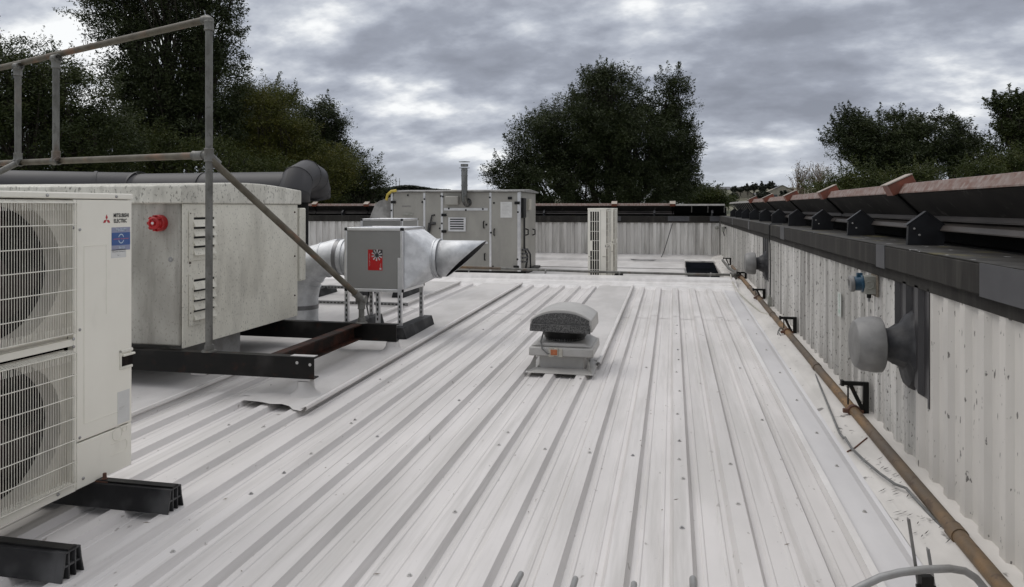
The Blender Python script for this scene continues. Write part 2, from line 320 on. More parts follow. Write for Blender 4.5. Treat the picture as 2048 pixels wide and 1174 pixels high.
# far hills
def hill(name, x0, x1, y0, y1, peak, seed, mt='field', nx=60, ny=14, env=None):
    r = random.Random(seed); ph = [(r.uniform(1, 7), r.uniform(0, 6), r.uniform(.3, 1)) for _ in range(5)]
    vs = []
    for j in range(ny + 1):
        for i in range(nx + 1):
            a, b = i / nx, j / ny
            h = peak * (env(a) if env else 1) * min(1, b * 1.9) ** .8 * (1 + .10 * sum(math.sin(f * a * 3 + p) * k for f, p, k in ph) / 3)
            vs.append((x0 + (x1 - x0) * a, y0 + (y1 - y0) * b, -6.2 + h * math.sin(math.pi * min(max(a, .0), 1)) ** .35))
    m = MB(); m.add(vs, [(j * (nx + 1) + i, j * (nx + 1) + i + 1, (j + 1) * (nx + 1) + i + 1, (j + 1) * (nx + 1) + i) for j in range(ny) for i in range(nx)])
    return tag(m.build(name, mt, base=((x0 + x1) / 2, (y0 + y1) / 2, -6)), kind='structure')
sm_ = lambda t: (lambda q: q * q * (3 - 2 * q))(min(max(t, 0), 1))
hill('hill', -300, 400, 150, 420, 14.2, 3, env=lambda a: .15 + .85 * sm_((a - .40) / .07), nx=120)
hill('hill', -420, -60, 560, 760, 23, 5)

# ================================================================== THE ROOF WE LOOK ACROSS
building = thing('factory_building', 'white painted ribbed metal roof in the middle with raised ridge cap', 'building', (-3, 6, -6))
XL, XR, Y0, Y1 = -12.0, .735, -1.5, 11.85
prof = []; k0 = -int((XR - XL) / .25) - 2
RIBS = []
for k in range(k0, 4):
    c = .042 + .25 * k                       # centre of a rib top
    if c < XL + .1 or c > XR - .1: continue
    RIBS.append(c)
    for dx, dz in ((-.128, 0), (-.095, 0), (-.090, .004), (-.080, .004), (-.075, 0), (-.054, 0), (-.036, .033), (.033, .033), (.051, 0), (.071, 0), (.076, .004), (.086, .004), (.091, 0), (.1215, 0)):
        prof.append((c + dx, dz))
prof.append((XR, 0))
m = MB(); m.sheet(prof, 'y', Y0, Y1, 1, roofz)
# end closures of the ribs
for c in RIBS: m.add([(c - .058, Y1, roofz(Y1)), (c - .034, Y1, roofz(Y1) + .032), (c + .031, Y1, roofz(Y1) + .032), (c + .054, Y1, roofz(Y1))], [(0, 1, 2, 3)])
m.build('ribbed_sheet', 'roof', building, smooth=False, fixn=False)
m = MB(); m.box(-12.05, 1.24, -1.45, 20.2, -5.98, -1.62); m.build('wall', 'cladback', building)
# sheet end laps: a barely raised transverse lip
m = MB()
for yl in (8.9,):
    pr = [(x, z + .003) for x, z in prof]
    m.sheet(pr, 'y', yl, yl + .16, 1, roofz)
m.build('lap_joint', 'roof', building, smooth=False, fixn=False)
# ridge flashing & cap
rp = [(11.60, roofz(11.60) - .004), (11.66, roofz(11.66) + .030), (11.70, roofz(11.7) + .037), (11.95, -1.222), (11.97, -1.205), (12.14, -1.195), (12.17, -1.155), (12.50, -1.140), (12.75, -1.16), (12.78, -1.19), (12.95, -1.215), (13.1, -1.35), (13.9, -1.44)]
m = MB(); m.sheet([(y, z) for y, z in rp], 'x', XL, .98, 14)
m.build('ridge_cap', 'edge', building, smooth=False)
# lower rear roof, then upstand to the back wall
m = MB(); m.sheet([(13.9, -1.44), (17.3, -1.41), (17.3, -1.39), (19.15, -1.375), (19.2, -1.31), (20.05, -1.235)], 'x', XL, 1.3, 8)
m.build('rear_sheet', 'roofflat', building, smooth=False)
# edge flashing on the right: upturned bright strip, flat sheet, crease, upstand
def ystrip(prf, y0, y1, name, mt, segs=24, follow=True, parent=building, wob=0.0):
    mm = MB(); mm.sheet(prf, 'y', y0, y1, segs, roofz if follow else None)
    if wob:
        mm.v = [(x + random.uniform(-wob, wob) * .3, y, z + random.uniform(-wob, wob) * .25) for x, y, z in mm.v]
    return mm.build(name, mt, parent, smooth=False)
ystrip([(.715, .002), (.722, .040), (.752, .042), (.756, .018)], Y0, 11.6, 'edge_strip', 'edge')
ystrip([(.756, .018), (.90, .012), (.935, -.002), (.955, .004)], Y0, 12.4, 'edge_sheet', 'edgesheet', 30, wob=.004)
ystrip([(.955, .004), (1.0, .022), (1.15, .055), (1.255, .065)], Y0, 12.9, 'upstand_sheet', 'upst', 30, wob=.006)
mm = MB(); mm.sheet([(.95, -1.30), (1.0, -1.27), (1.15, -1.24), (1.26, -1.22)], 'y', 12.9, 20.0, 8); mm.add([(.95, 12.9, -1.30), (.95, 20, -1.30), (.93, 20, -1.43), (.93, 12.9, -1.43)], [(0, 1, 2, 3)])
mm.build('upstand_sheet', 'upst', building, smooth=False)
# flat flashing sheets
def flat(x0, x1, y0, y1, h=.040, name='flat_sheet', strips=(), lift=.0):
    mm = MB(); ys = [y0 + (y1 - y0) * i / 12 for i in range(13)]; xs = [x0 + (x1 - x0) * i / 5 for i in range(6)]
    vs = [(x, y, roofz(y) + h + (random.uniform(-.003, .003)) + (lift if j == 0 else 0)) for j, y in enumerate(ys) for x in xs]
    mm.add(vs, [(j * 6 + i, j * 6 + i + 1, (j + 1) * 6 + i + 1, (j + 1) * 6 + i) for j in range(12) for i in range(5)])
    vs2 = [(x, y0 + .002, roofz(y0) + z) for x in xs for z in (.003, h - .004 + lift)]
    mm.build(name, 'roofflat', building, smooth=True, fixn=False)
def strip(x, y0, y1, w=.035, h=.048):
    mm = MB(); mm.sheet([(x - w, h + .004), (x - w / 2, h + .012), (x + .004, h + .012), (x + .008, h - .006), (x - .002, h - .010), (x - .004, .030)], 'y', y0, y1, 10, roofz)
    mm.build('edge_strip', 'edge', building, smooth=False)
flat(-3.02, -2.40, 4.75, 11.75, .038); strip(-2.375, 4.5, 11.75)
flat(-9.0, -3.44, 3.2, 11.75, .040); strip(-3.41, 2.4, 11.75)
flat(-1.12, -.62, 6.35, 11.75, .038); strip(-.595, 6.2, 11.75, .03)
# screws with washers
sc = [(606,949),(765,874),(630,908),(516,989),(353,1104),(918,1025),(830,1152),(1012,891),(1028,866),(1098,899),(1188,906),(1279,912),(1374,783),(1372,829),(1373,883),(1374,920),(1375,958),(1377,1057),(1470,929),(1368,745),(1367,720),(1366,700),(1364,668),(460,850),(534,854),(690,846),(712,840),(560,772),(1165,758),(985,735),(900,800),(1290,735),(1450,735),(1522,840),(1440,640),(1330,650),(1500,1010),(1150,640),(1050,640),(985,660),(780,760)]
def snap(x): return min(RIBS, key=lambda c: abs(c - x))
for u, v in sc:
    p = onroof(u, v, .034); x = snap(p.x) + random.uniform(-.012, .012); z = roofz(p.y) + .032
    mm = MB(); mm.lathe((x, p.y, z), (0, 0, 1), [(0, .0115), (.003, .011), (.0035, .0062), (.0095, .0058), (.0100, 0)], 10)
    mm.build('screw', 'washer' if random.random() < .75 else 'bolt', building)
for u, v, X in ((1667,931,.85),(1718,1022,.85),(1627,865,.85),(1790,1140,.87),(1590,800,.85),(1562,745,.85),(1540,700,.85),(1522,668,.85),(1508,640,.85)):
    p = onroof(u, v, .017); mm = MB(); mm.lathe((X, p.y, roofz(p.y) + .014), (0, 0, 1), [(0, .011), (.003, .010), (.0035, .006), (.009, .0055), (.0095, 0)], 10); mm.build('screw', 'washer', building)
# bits of debris scattered on the sheet
mm = MB()
for i in range(110):
    x, y = random.uniform(-3.3, .7), random.uniform(2.2, 9.5); zz = .034 if abs(x - snap(x)) < .033 else .005
    if .033 <= abs(x - snap(x)) < .06: continue
    a = random.uniform(0, 3.14); l = random.choice([.004, .006, .008, .016]); z = roofz(y) + zz
    d = Vector((math.cos(a), math.sin(a), 0)) * l; e = Vector((-math.sin(a), math.cos(a), .3)) * .003
    p = Vector((x, y, z)); mm.add([p - d, p + e, p + d, p - e], [(0, 1, 2, 3)])
tag(mm.build('debris', 'debris'), 'small brown twigs and leaf bits scattered over the white roof', 'debris', kind='stuff')

q0 = onroof(1719, 905, .01)
m = MB(); m.tube([(.958, q0.y, roofz(q0.y) + .010), (1.0, q0.y + .02, roofz(q0.y) + .026), (1.10, q0.y + .16, roofz(q0.y) + .048)], .0045, 5); m.build('rust_seam', 'rustred', building)
m = MB()
for i in range(34):
    x, y = random.uniform(.98, 1.10), random.uniform(3.25, 4.3); z = roofz(y) + .006 + (.018 if x < 1 else .022 + .033 * (x - 1) / .15) + .004; a = random.uniform(.2, 1.0); l = random.uniform(.006, .03)
    d = Vector((math.cos(a), math.sin(a), .2)) * l; e = Vector((-math.sin(a), math.cos(a), 0)) * .0022; p = Vector((x, y, z)); m.add([p - d, p + e, p + d, p - e], [(0, 1, 2, 3)])
m.build('scuff_marks', 'fascia', building, smooth=False)

# ================================================================== RIGHT PARAPET WALL
pw = thing('parapet_wall', 'long white corrugated wall with dark fascia running along the right side', 'wall', (1.4, 9, -1.45))
WX = 1.25
def corr(axis, a0, a1, base, pitch=.2, dep=.022, z0=-1.5, z1=-.36, sgn=-1, w=.055, sl=.022):
    """corrugated cladding sheet: profile runs along axis, standing vertical"""
    pr = []; a = a0
    while a < a1 - 1e-6:
        for da, dd in ((0, 0), (pitch - w - 2 * sl, 0), (pitch - w - sl, dep), (pitch - sl, dep), (pitch, 0)):
            pr.append((a + da, base + sgn * dd))
        a += pitch
    mm = MB(); zs = [z0, (z0 + z1) / 2, z1]; n = len(pr)
    vs = [((b, a, z) if axis == 'y' else (a, b, z)) for z in zs for (a, b) in pr]
    mm.add(vs, [(k * n + i, k * n + i + 1, (k + 1) * n + i + 1, (k + 1) * n + i) for k in range(2) for i in range(n - 1)])
    return mm
corr('y', 4.2, 12.0, WX).build('cladding', 'clad', pw, smooth=False)
corr('y', 0.0, 4.2, WX, .2).build('cladding', 'cladclean', pw, smooth=False)
corr('y', 12.0, 19.9, WX).build('cladding', 'clad', pw, smooth=False)
m = MB(); m.box(WX + .003, 1.36, 0, 20.3, -1.6, -.30); m.build('core', 'cladback', pw)
m = MB(); m.box(1.222, 1.38, 0, 19.93, -.415, -.345); m.build('drip_strip', 'fascia', pw, bevel=.004)
m = MB()
jy = [0, 1.6, 3.0, 4.78, 4.98, 7.7, 9.6, 12.6, 15.6, 18.0, 19.90]
m.box(1.196, 1.40, 0, 19.90, -.350, -.224); m.build('fascia', 'fascia', pw, bevel=.006)
for a, b in ((2.70, 3.27), (4.62, 4.80), (8.55, 8.85), (12.3, 12.5), (15.6, 15.8)):
    m = MB(); m.box(1.1925, 1.22, a, b, -.3535, -.2205); m.build('joint_plate', 'fascialight', pw)
m = MB(); m.box(1.20, 1.85, 0, 19.95, -.221, -.217); m.build('coping', 'coping', pw)
m = MB(); m.box(1.66, 2.0, 0, 19.95, -.6, -.10); m.build('core', 'ductgapdark', pw)  # near-black face painted for the shade in the gap under the hood
m = MB(); m.box(1.56, 1.659, 0, 19.95, -.2165, -.2105); m.build('gutter_gap_shade', 'ductgapdark', pw)  # thin dark strip laid on the coping as painted shade
# dark patches with the wall penetrations
for (a, b, zb) in ((3.96, 4.53, -.98), (10.15, 10.75, -.96)):
    st_ = math.floor(a / .2 + 1e-6) * .2
    mm = corr('y', st_, st_ + 1.0, WX - .006, .2, .022, zb, -.40); vs = []
    for x, y, z in mm.v:
        yy = min(max(y, a), b); t = (yy - a) / (b - a)
        vs.append((x, yy, z if z > zb + .01 else zb + random.uniform(-.02, .02) + .13 * t * (1 if a < 5 else 0)))
    mm.v = vs; mm.build('patch_panel', 'patch', pw, smooth=False)

# the flashing hood that leans over the coping: brackets, sloping panels, terracotta capping
def hood_run(root, P, s0, s1, boxes, capend, brackets, opn=None):
    """P(s, o, z) maps run distance, outward offset and height to the world"""
    def strip_(pr, a, b, name, mt, th=.006):
        mm = MB(); n = len(pr)
        low = [(o + .0, z - th) for o, z in pr]
        vs = [P(s, o, z) for s in (a, b) for (o, z) in pr + low[::-1]]; k = 2 * n
        mm.add(vs, [(i, (i + 1) % k, k + (i + 1) % k, k + i) for i in range(k)] + [tuple(range(k)), tuple(range(2 * k - 1, k - 1, -1))])
        return mm.build(name, mt, root, smooth=False)
    edges = [s0] + [b for b in boxes if s0 < b < capend] + [capend]
    for a, b in zip(edges[:-1], edges[1:]):
        strip_([(1.44, .088), (1.575, -.045)], a + .012, b - .012, 'panel', 'louvre')
        strip_([(1.578, -.047), (1.560, -.075), (1.600, -.086)], a + .012, b - .012, 'lower_panel', 'louvre2')
        strip_([(1.600, -.088), (1.515, -.104), (1.500, -.128)], a + .012, b - .012, 'lip', 'louvre2')
        strip_([(1.425, .098), (1.455, .152), (1.50, .158)], a, b, 'capping', 'cap', .008)
        strip_([(1.50, .155), (1.80, .05), (1.86, -.21)], a, b, 'backing', 'ductgapdark', .01)  # cover sheet added to stop light coming through from behind the hood
    if capend < s1:
        strip_([(1.425, .098), (1.455, .132), (1.50, .138)], capend, s1, 'capping', 'capgrey', .008)
        strip_([(1.50, .128), (1.66, -.09), (1.80, -.21)], capend, s1, 'backing', 'ductgapdark', .01)  # dark sheet added so the spaces between the rafters read as black shade
        k = capend + .45
        while k < s1:
            mm = MB(); mm.add([P(k + i, o + j, z) for i in (-.012, .012) for o, z in ((1.44, .098), (1.56, -.09)) for j in (-.008, .008)],
                   [(0, 1, 3, 2), (4, 6, 7, 5), (0, 4, 5, 1), (2, 3, 7, 6), (0, 2, 6, 4), (1, 5, 7, 3)]); mm.build('rafter', 'capgrey', root, smooth=False); k += .42
    for b in boxes:
        # tilted box saddle over the joint
        c = Vector((1.445, .150)); ax = Vector((.62, .30)).normalized() ; ay = Vector((-ax.y, ax.x))
        q = [c - ax * .080 - ay * .045, c + ax * .080 - ay * .045, c + ax * .080 + ay * .030, c - ax * .080 + ay * .030]
        mm = MB(); vs = [P(b + s, p.x, p.y) for s in (-.065, .075) for p in q]
        mm.add(vs, [(0, 1, 2, 3), (7, 6, 5, 4), (0, 4, 5, 1), (1, 5, 6, 2), (2, 6, 7, 3), (3, 7, 4, 0)]); bx = mm.build('joint_box', 'capbox', root, bevel=.004)
        q2 = [c - ax * .088 + ay * .031, c + ax * .083 + ay * .031, c + ax * .083 + ay * .037, c - ax * .088 + ay * .037]
        mm = MB(); vs = [P(b + s, p.x, p.y) for s in (-.072, .080) for p in q2]
        mm.add(vs, [(0, 1, 2, 3), (7, 6, 5, 4), (0, 4, 5, 1), (1, 5, 6, 2), (2, 6, 7, 3), (3, 7, 4, 0)]); mm.build('box_lid', 'capedge', bx)
        mm = MB(); mm.add([P(b + i, o, z) for i in (-.028, .028) for o, z in ((1.432, .082), (1.570, -.055), (1.565, -.060), (1.427, .077))],
               [(0, 1, 2, 3), (7, 6, 5, 4), (0, 4, 5, 1), (1, 5, 6, 2), (2, 6, 7, 3), (3, 7, 4, 0)]); mm.build('joint_cover', 'ductgapdark', root, smooth=False)
    for b in brackets:
        q = [(1.33, -.216), (1.52, -.216), (1.535, -.115), (1.43, -.028), (1.335, -.105)]
        mm = MB(); n = 5; vs = [P(b, o, z) for o, z in q] + [P(b + .035, o, z) for o, z in q]
        mm.add(vs, [tuple(range(n)), tuple(range(2 * n - 1, n - 1, -1))] + [(i, (i + 1) % n, n + (i + 1) % n, n + i) for i in range(n)])
        mm.add([P(b + s, o, z) for s in (0, .05) for o, z in ((1.326, -.100), (1.335, -.103), (1.43, -.026), (1.43, -.020))], [(0, 1, 2, 3), (7, 6, 5, 4), (0, 4, 5, 1), (1, 5, 6, 2), (2, 6, 7, 3), (3, 7, 4, 0)])
        mm.add([P(b + s, o, z) for s in (0, .05) for o, z in ((1.43, -.020), (1.43, -.026), (1.545, -.123), (1.553, -.118))], [(0, 1, 2, 3), (7, 6, 5, 4), (0, 4, 5, 1), (1, 5, 6, 2), (2, 6, 7, 3), (3, 7, 4, 0)])
        br = mm.build('bracket', 'bracket', root, smooth=False)
        if b < 9:
            for o, z in ((1.365, -.122), (1.392, -.158)):
                p0, p1 = P(b, o, z), P(b - .01, o, z); mm = MB(); mm.lathe(p0, Vector(p1) - Vector(p0), [(0, .0065), (.005, .006), (.006, 0)], 8); mm.build('bolt', 'washer', br)
hr = thing('eaves_hood', 'dark sloping hood with terracotta capping on brackets above the right wall', 'eaves hood', (1.45, 9, -.22))
hood_run(hr, lambda s, o, z: (o, s, z), 0.5, 19.85, [.75, 3.0, 5.25, 7.5, 9.75, 12.0, 14.25], 14.4, [4.67 + 1.5 * k - 3.0 for k in range(0, 12)])
# back wall
bw = thing('back_wall', 'low grey-white corrugated wall with dark fascia closing the far end of the roof', 'wall', (-4, 20.2, -1.45))
corr('x', -12.0, 1.2, 20.0, .20, .036, -1.42, -.36, -1, .085, .012).build('cladding', 'cladback', bw, smooth=False)
m = MB(); m.box(-12, 1.45, 20.01, 20.16, -1.6, -.3); m.build('core', 'cladback', bw)
m = MB(); m.box(-12, 1.19, 19.95, 20.2, -.40, -.235); m.build('fascia', 'fascia', bw)
for a in (-7.9, -7.0, -5.6, -1.9, -.12, .95):
    m = MB(); m.box(a, a + (.35 if a < -2 else .55), 19.94, 20.0, -.36, -.232); m.build('joint_plate', 'fascialight', bw)
m = MB(); m.box(-12, 1.42, 19.95, 20.65, -.232, -.228); m.build('coping', 'coping', bw)
m = MB(); m.box(-12, 1.42, 20.66, 20.8, -.5, .0); m.build('core', 'ductgapdark', bw)
hb = thing('eaves_hood', 'dark hood with thin orange capping line above the far back wall', 'eaves hood', (-4, 20.4, -.22))
hood_run(hb, lambda s, o, z: (s, 20.15 + (o - 1.33), z - .045), -12, 1.35, [-10.4, -8.75, -1.55, .0], 0.05, [-11 + 1.5 * k for k in range(9)])

# ================================================================== OUTDOOR AIR CONDITIONING UNITS
def fan_grille(mm, xg, ya, yb, za, zb, nv, nh, wr=.0013):
    for i in range(nv + 1):
        y = ya + (yb - ya) * i / nv; mm.tube([(xg - .03, y, za), (xg, y, za + .012), (xg, y, zb - .012), (xg - .03, y, zb)], wr, 5, False)
    for i in range(nh + 1):
        z = za + .012 + (zb - za - .024) * i / nh; mm.tube([(xg - .03, ya, z), (xg, ya + .004, z), (xg, yb - .004, z), (xg - .03, yb, z)], wr * 1.7, 5, False)
def ac_unit(label, X, Y, Z, near):
    """front faces +X; casing from Y to Y+1.05, depth .33, bottom Z"""
    t = thing('air_conditioner', label, 'air conditioner', (X - .165, Y + .5, Z), 'twin fan outdoor units')
    H, W, D = 1.335, 1.05, .33; gy1 = Y + .70
    m = MB(); m.box(X - D, X - .006, Y + W - .022, Y + W, Z, Z + H - .02)       # far side
    m.box(X - D, X - .006, Y, Y + .022, Z, Z + H - .02)
    m.box(X - D, X - D + .01, Y + .022, Y + W - .022, Z, Z + H - .02); m.box(X - D, X - .006, Y + .022, Y + W - .022, Z, Z + .03)
    m.build('casing', 'white', t, bevel=.003)
    m = MB(); m.box(X - D - .004, X + .003, Y - .004, Y + W + .004, Z + H - .028, Z + H); m.build('top_cover', 'white', t, bevel=.005)
    m = MB(); m.box(X - .02, X, gy1 + .002, Y + W - .002, Z + .215, Z + H - .031); fp = m.build('service_panel', 'white', t, bevel=.004)
    m = MB(); m.box(X - .02, X - .001, gy1 + .002, Y + W - .002, Z + .002, Z + .209); m.build('lower_panel', 'white', t, bevel=.004)
    m = MB()       # front sheet with two round fan openings
    cy = Y + .36; rr = .295; zc = [Z + H - .335, Z + .335]
    for c in zc:
        n = 40; sq = []
        y0, y1, z0, z1 = Y + .02, gy1, (c - .32), (c + .303)
        for j in range(n):
            q = 2 * math.pi * j / n; dy, dz = math.cos(q), math.sin(q)
            s = min(((y1 - cy) if dy > 0 else (cy - y0)) / max(abs(dy), 1e-6), ((z1 - c) if dz > 0 else (c - z0)) / max(abs(dz), 1e-6)); sq.append((cy + dy * s, c + dz * s))
        # corner points folded into the ring
        vs = [(X - .03, a, b) for a, b in sq] + [(X - .035, cy + rr * math.cos(2 * math.pi * j / n), c + rr * math.sin(2 * math.pi * j / n)) for j in range(n)] + [(X - .11, cy + (rr - .015) * math.cos(2 * math.pi * j / n), c + (rr - .015) * math.sin(2 * math.pi * j / n)) for j in range(n)]
        m.add(vs, [(j, (j + 1) % n, n + (j + 1) % n, n + j) for j in range(n)] + [(n + j, n + (j + 1) % n, 2 * n + (j + 1) % n, 2 * n + j) for j in range(n)])
    m.build('fan_shroud', 'shroud', t)
    m = MB()
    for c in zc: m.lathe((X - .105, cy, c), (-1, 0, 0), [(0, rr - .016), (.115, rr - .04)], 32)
    m.build('fan_shade_tunnel', 'darkfin', t)  # dark ring added to keep the fan interior in painted shade
    m = MB(); m.box(X - .03, X, gy1 - .016, gy1, Z + .02, Z + H - .031); m.box(X - .03, X - .002, Y + .0, gy1, Z + .0, Z + .045); m.box(X - .03, X - .002, Y, gy1, Z + .652, Z + .683); m.build('front_frame', 'white', t, bevel=.002)
    m = MB(); m.box(X - .25, X - .235, Y + .03, Y + W - .03, Z + .03, Z + H - .04)
    for k in range(60): m.box(X - .235, X - .222, Y + .03 + .0165 * k, Y + .034 + .0165 * k, Z + .03, Z + H - .04)
    m.build('coil', 'darkfin', t, smooth=False)
    for c in zc:
        m = MB(); m.lathe((X - .13, cy, c), (1, 0, 0), [(0, .07), (.05, .065), (.06, .04), (.062, 0)], 18)
        for a in (90, 210, 330):
            vs = []
            for r_ in (.05, .12, .19, .245):
                for off in (-30, -10, 10, 30):
                    q = R(a + off * (.7 + r_ * 1.6)); vs.append((X - .12 + off * .0009, cy + r_ * math.cos(q), c + r_ * math.sin(q)))
            m.add(vs, [(i * 4 + j, i * 4 + j + 1, (i + 1) * 4 + j + 1, (i + 1) * 4 + j) for i in range(3) for j in range(3)])
        m.build('fan', 'blade', t)
        m = MB(); nv, nh = (52, 6) if near else (20, 5)
        fan_grille(m, X + .022, Y + .015, gy1 - .02, c - .300, c + .300, nv, nh, .0014 if near else .0026)
        if near:     # dense mesh rows on the curved top and bottom lips
            for zz in (.300, -.300):
                for q in range(4): m.tube([(X - .008 + q * .008, Y + .015, c + zz + (-.003 if zz > 0 else .003) * q), (X - .008 + q * .008, gy1 - .02, c + zz + (-.003 if zz > 0 else .003) * q)], .0015, 4, False)
                for i in range(75):
                    y = Y + .015 + (gy1 - .035 - Y) * i / 75; s = -1 if zz > 0 else 1
                    m.tube([(X - .01, y, c + zz), (X + .02, y + .009, c + zz + s * .014), (X + .022, y + .009, c + zz + s * .045)], .0012, 4, False)
        m.build('fan_guard', 'whitewire', t)
    # side openings (the narrow end seen on far units)
    m = MB()
    if not near:
        for cxn in range(4):
            for k, (a, b) in enumerate(((.03, .19), (.21, .37), (.39, .54), (.56, .72), (.74, .89), (.91, 1.06), (1.08, 1.24))):
                if cxn == 0 and k == 3: continue
                xx = X - D + .045 + cxn * .041; m.box(xx, xx + .028, Y - .0015, Y + .004, Z + H - .04 - b * .98, Z + H - .03 - a * .98)
        m.build('air_slot', 'darkfin', t, smooth=False)
        m = MB()
        for xx in (X - D + .01, X - .07): m.box(xx, xx + .055, Y - .012, Y + .002, Z + .475, Z + .49)
        m.build('handle', 'cream', t)
        m = MB(); m.box(X - .105, X - .10, Y - .001, Y + .001, Z, Z + H - .03); m.build('seam', 'socketgrey', t, smooth=False)
    return t, fp, gy1
AX, AY, AZ = -2.605, 2.12, -1.268
ac, fp, gy1 = ac_unit('large cream twin fan outdoor unit in the left foreground on black rubber feet', AX, AY, AZ, True)
# embossed outline, screws, handle recess
m = MB()
for a, b in (((235, 0), 0),): pass
def gro(u0, v0, u1, v1): return onX(u0, v0, AX + .0006), onX(u1, v1, AX + .0006)
def bead(pts, nm='embossed_line', mt='shroud', r=.0016, par=fp): mm = MB(); mm.tube(pts, r, 5); return mm.build(nm, mt, par)
bead([(AX, 2.865, -.175), (AX, 2.865, -.98), (AX, 3.07, -.98)], mt='white', r=.0022); bead([(AX, 2.865, -.175), (AX, 3.0, -.175), (AX, 3.0, -.5)], mt='white', r=.0022)
for y, z in ((2.84, -.10), (2.84, -.55), (2.84, -1.035), (2.86, -1.225), (2.72, -1.245), (2.40, -1.245), (2.805, .02), (2.805, -.09), (2.66, .052), (3.06, .052), (2.805, -.585), (2.805, -.62)):
    mm = MB(); mm.lathe((AX - .001 + (.004 if z > .04 else 0), y, z), (1, 0, 0), [(0, .0075), (.003, .007), (.006, .004), (.0065, 0)], 10); mm.build('screw', 'bolt', ac)
m = MB(); m.box(AX - .01, AX + .006, 3.085, 3.172, -.705, -.690); m.box(AX - .01, AX + .006, 3.085, 3.095, -.775, -.69); m.box(AX - .01, AX + .004, 3.085, 3.172, -.785, -.772); m.box(AX - .02, AX + .014, 3.10, 3.178, -.722, -.712)
m.build('handle', 'whitewire', ac, bevel=.003)
m = MB(); m.box(AX + .0005, AX + .002, 3.097, 3.171, -.77, -.722); m.build('handle_recess', 'darkfin', ac)
for cyy, czz, rr in ((3.07, -1.085, .032), (3.12, -1.075, .014)):
    bead([(AX, cyy + rr * math.cos(q), czz + rr * math.sin(q)) for q in [R(a) for a in range(0, 361, 24)]], 'knockout', 'white', .0012, ac)
bead([(AX, 3.03, -1.125), (AX, 3.12, -1.125), (AX, 3.135, -1.14), (AX, 3.135, -1.165), (AX, 3.12, -1.18), (AX, 3.03, -1.18)], 'knockout', 'white', .0012, ac)
# maker's mark: three diamonds and name
ex, ey = (0, 1, 0), (0, 0, 1); e = .0012
def quadX(pts, h): return [(AX + h, y, z) for y, z in pts]
c0 = onX(213, 440, AX); ly, lz = c0.y, c0.z; s = .026
def dia(cy, cz, ang):
    a = R(ang); L1, L2 = s, s * .5; d = (math.cos(a), math.sin(a)); p = (-d[1], d[0])
    return [(cy, cz), (cy + d[0] * L1 * .5 + p[0] * L2 * .55, cz + d[1] * L1 * .5 + p[1] * L2 * .55), (cy + d[0] * L1, cz + d[1] * L1), (cy + d[0] * L1 * .5 - p[0] * L2 * .55, cz + d[1] * L1 * .5 - p[1] * L2 * .55)]
m = MB()
for ang in (90, 210, 330): m.add(quadX(dia(ly, lz, ang), e), [(0, 1, 2, 3)])
p = onX(241, 436, AX)
m.use(1).text("MITSUBISHI", .026, (AX + e, p.y + .004, p.z + .012), ex, ey, .100, .0008).text("ELECTRIC", .026, (AX + e, p.y - .002, p.z - .014), ex, ey, .086, .0008)
m.build('maker_mark', ['logored', 'ink'], fp, smooth=False)
a, b = onX(223, 455, AX), onX(260, 497, AX); y0, y1, z0, z1 = a.y, b.y, b.z - .004, a.z
m = MB(); m.use(0).box(AX - .001, AX + .0008, y0, y1, z0, z1); m.use(1).box(AX, AX + .0012, y0, y1, z0 + (z1 - z0) * .22, z0 + (z1 - z0) * .77)
cyb, czb = (y0 + y1) / 2, z0 + (z1 - z0) * .5; w_ = y1 - y0
m.use(2).text("Mr.SLIM", .019, (AX + .0016, cyb, z1 - .012), ex, ey, w_ * .55, .0004).text("R410A", .016, (AX + .0016, cyb + .004, z0 + .012), ex, ey, w_ * .32, .0004)
for st in (20, 200):
    arc = [R(st + k * 14) for k in range(11)]
    vs = [(AX + .0016, cyb + r_ * 1.0 * math.cos(q), czb + r_ * 1.25 * math.sin(q)) for q in arc for r_ in (.015, .019)]
    m.add(vs, [(2 * i, 2 * i + 1, 2 * i + 3, 2 * i + 2) for i in range(10)])
m.use(3).text("power inverter", .010, (AX + .002, cyb, czb), ex, ey, w_ * .82, .0003)
m.build('sticker', ['lilac', 'blue', 'paleink', 'pinkink'], fp, smooth=False)
a, b = onX(222, 500, AX), onX(252, 514, AX)
m = MB(); m.box(AX - .001, AX + .0008, a.y, b.y, b.z, a.z); m.use(1).text("Mitsubishi Condenser", .007, (AX + .0014, (a.y + b.y) / 2, a.z - .010), ex, ey, (b.y - a.y) * .86).text("No. 1", .008, (AX + .0014, (a.y + b.y) / 2, b.z + .012), ex, ey)
m.build('sticker', ['paper', 'ink'], fp, smooth=False)
a, b = onX(235, 785, AX), onX(259, 840, AX); m = MB(); m.box(AX - .001, AX + .0008, a.y, b.y, b.z, a.z); m.use(1)
for k in range(3): m.box(AX + .0008, AX + .0012, a.y + .01, a.y + .045 - .008 * k, (a.z + b.z) / 2 - k * .005, (a.z + b.z) / 2 - k * .005 + .0014)
m.build('sticker', ['paper', 'washer'], fp, smooth=False)

ac2, _, _ = ac_unit('cream twin fan outdoor unit at far centre, nearer of two in front of back wall', -1.137, 13.1, -1.348, False)
ac3 = copy_tree(ac2); ac3.location.y += 1.6; ac3['label'] = 'cream twin fan outdoor unit at far centre, standing behind the nearer one'

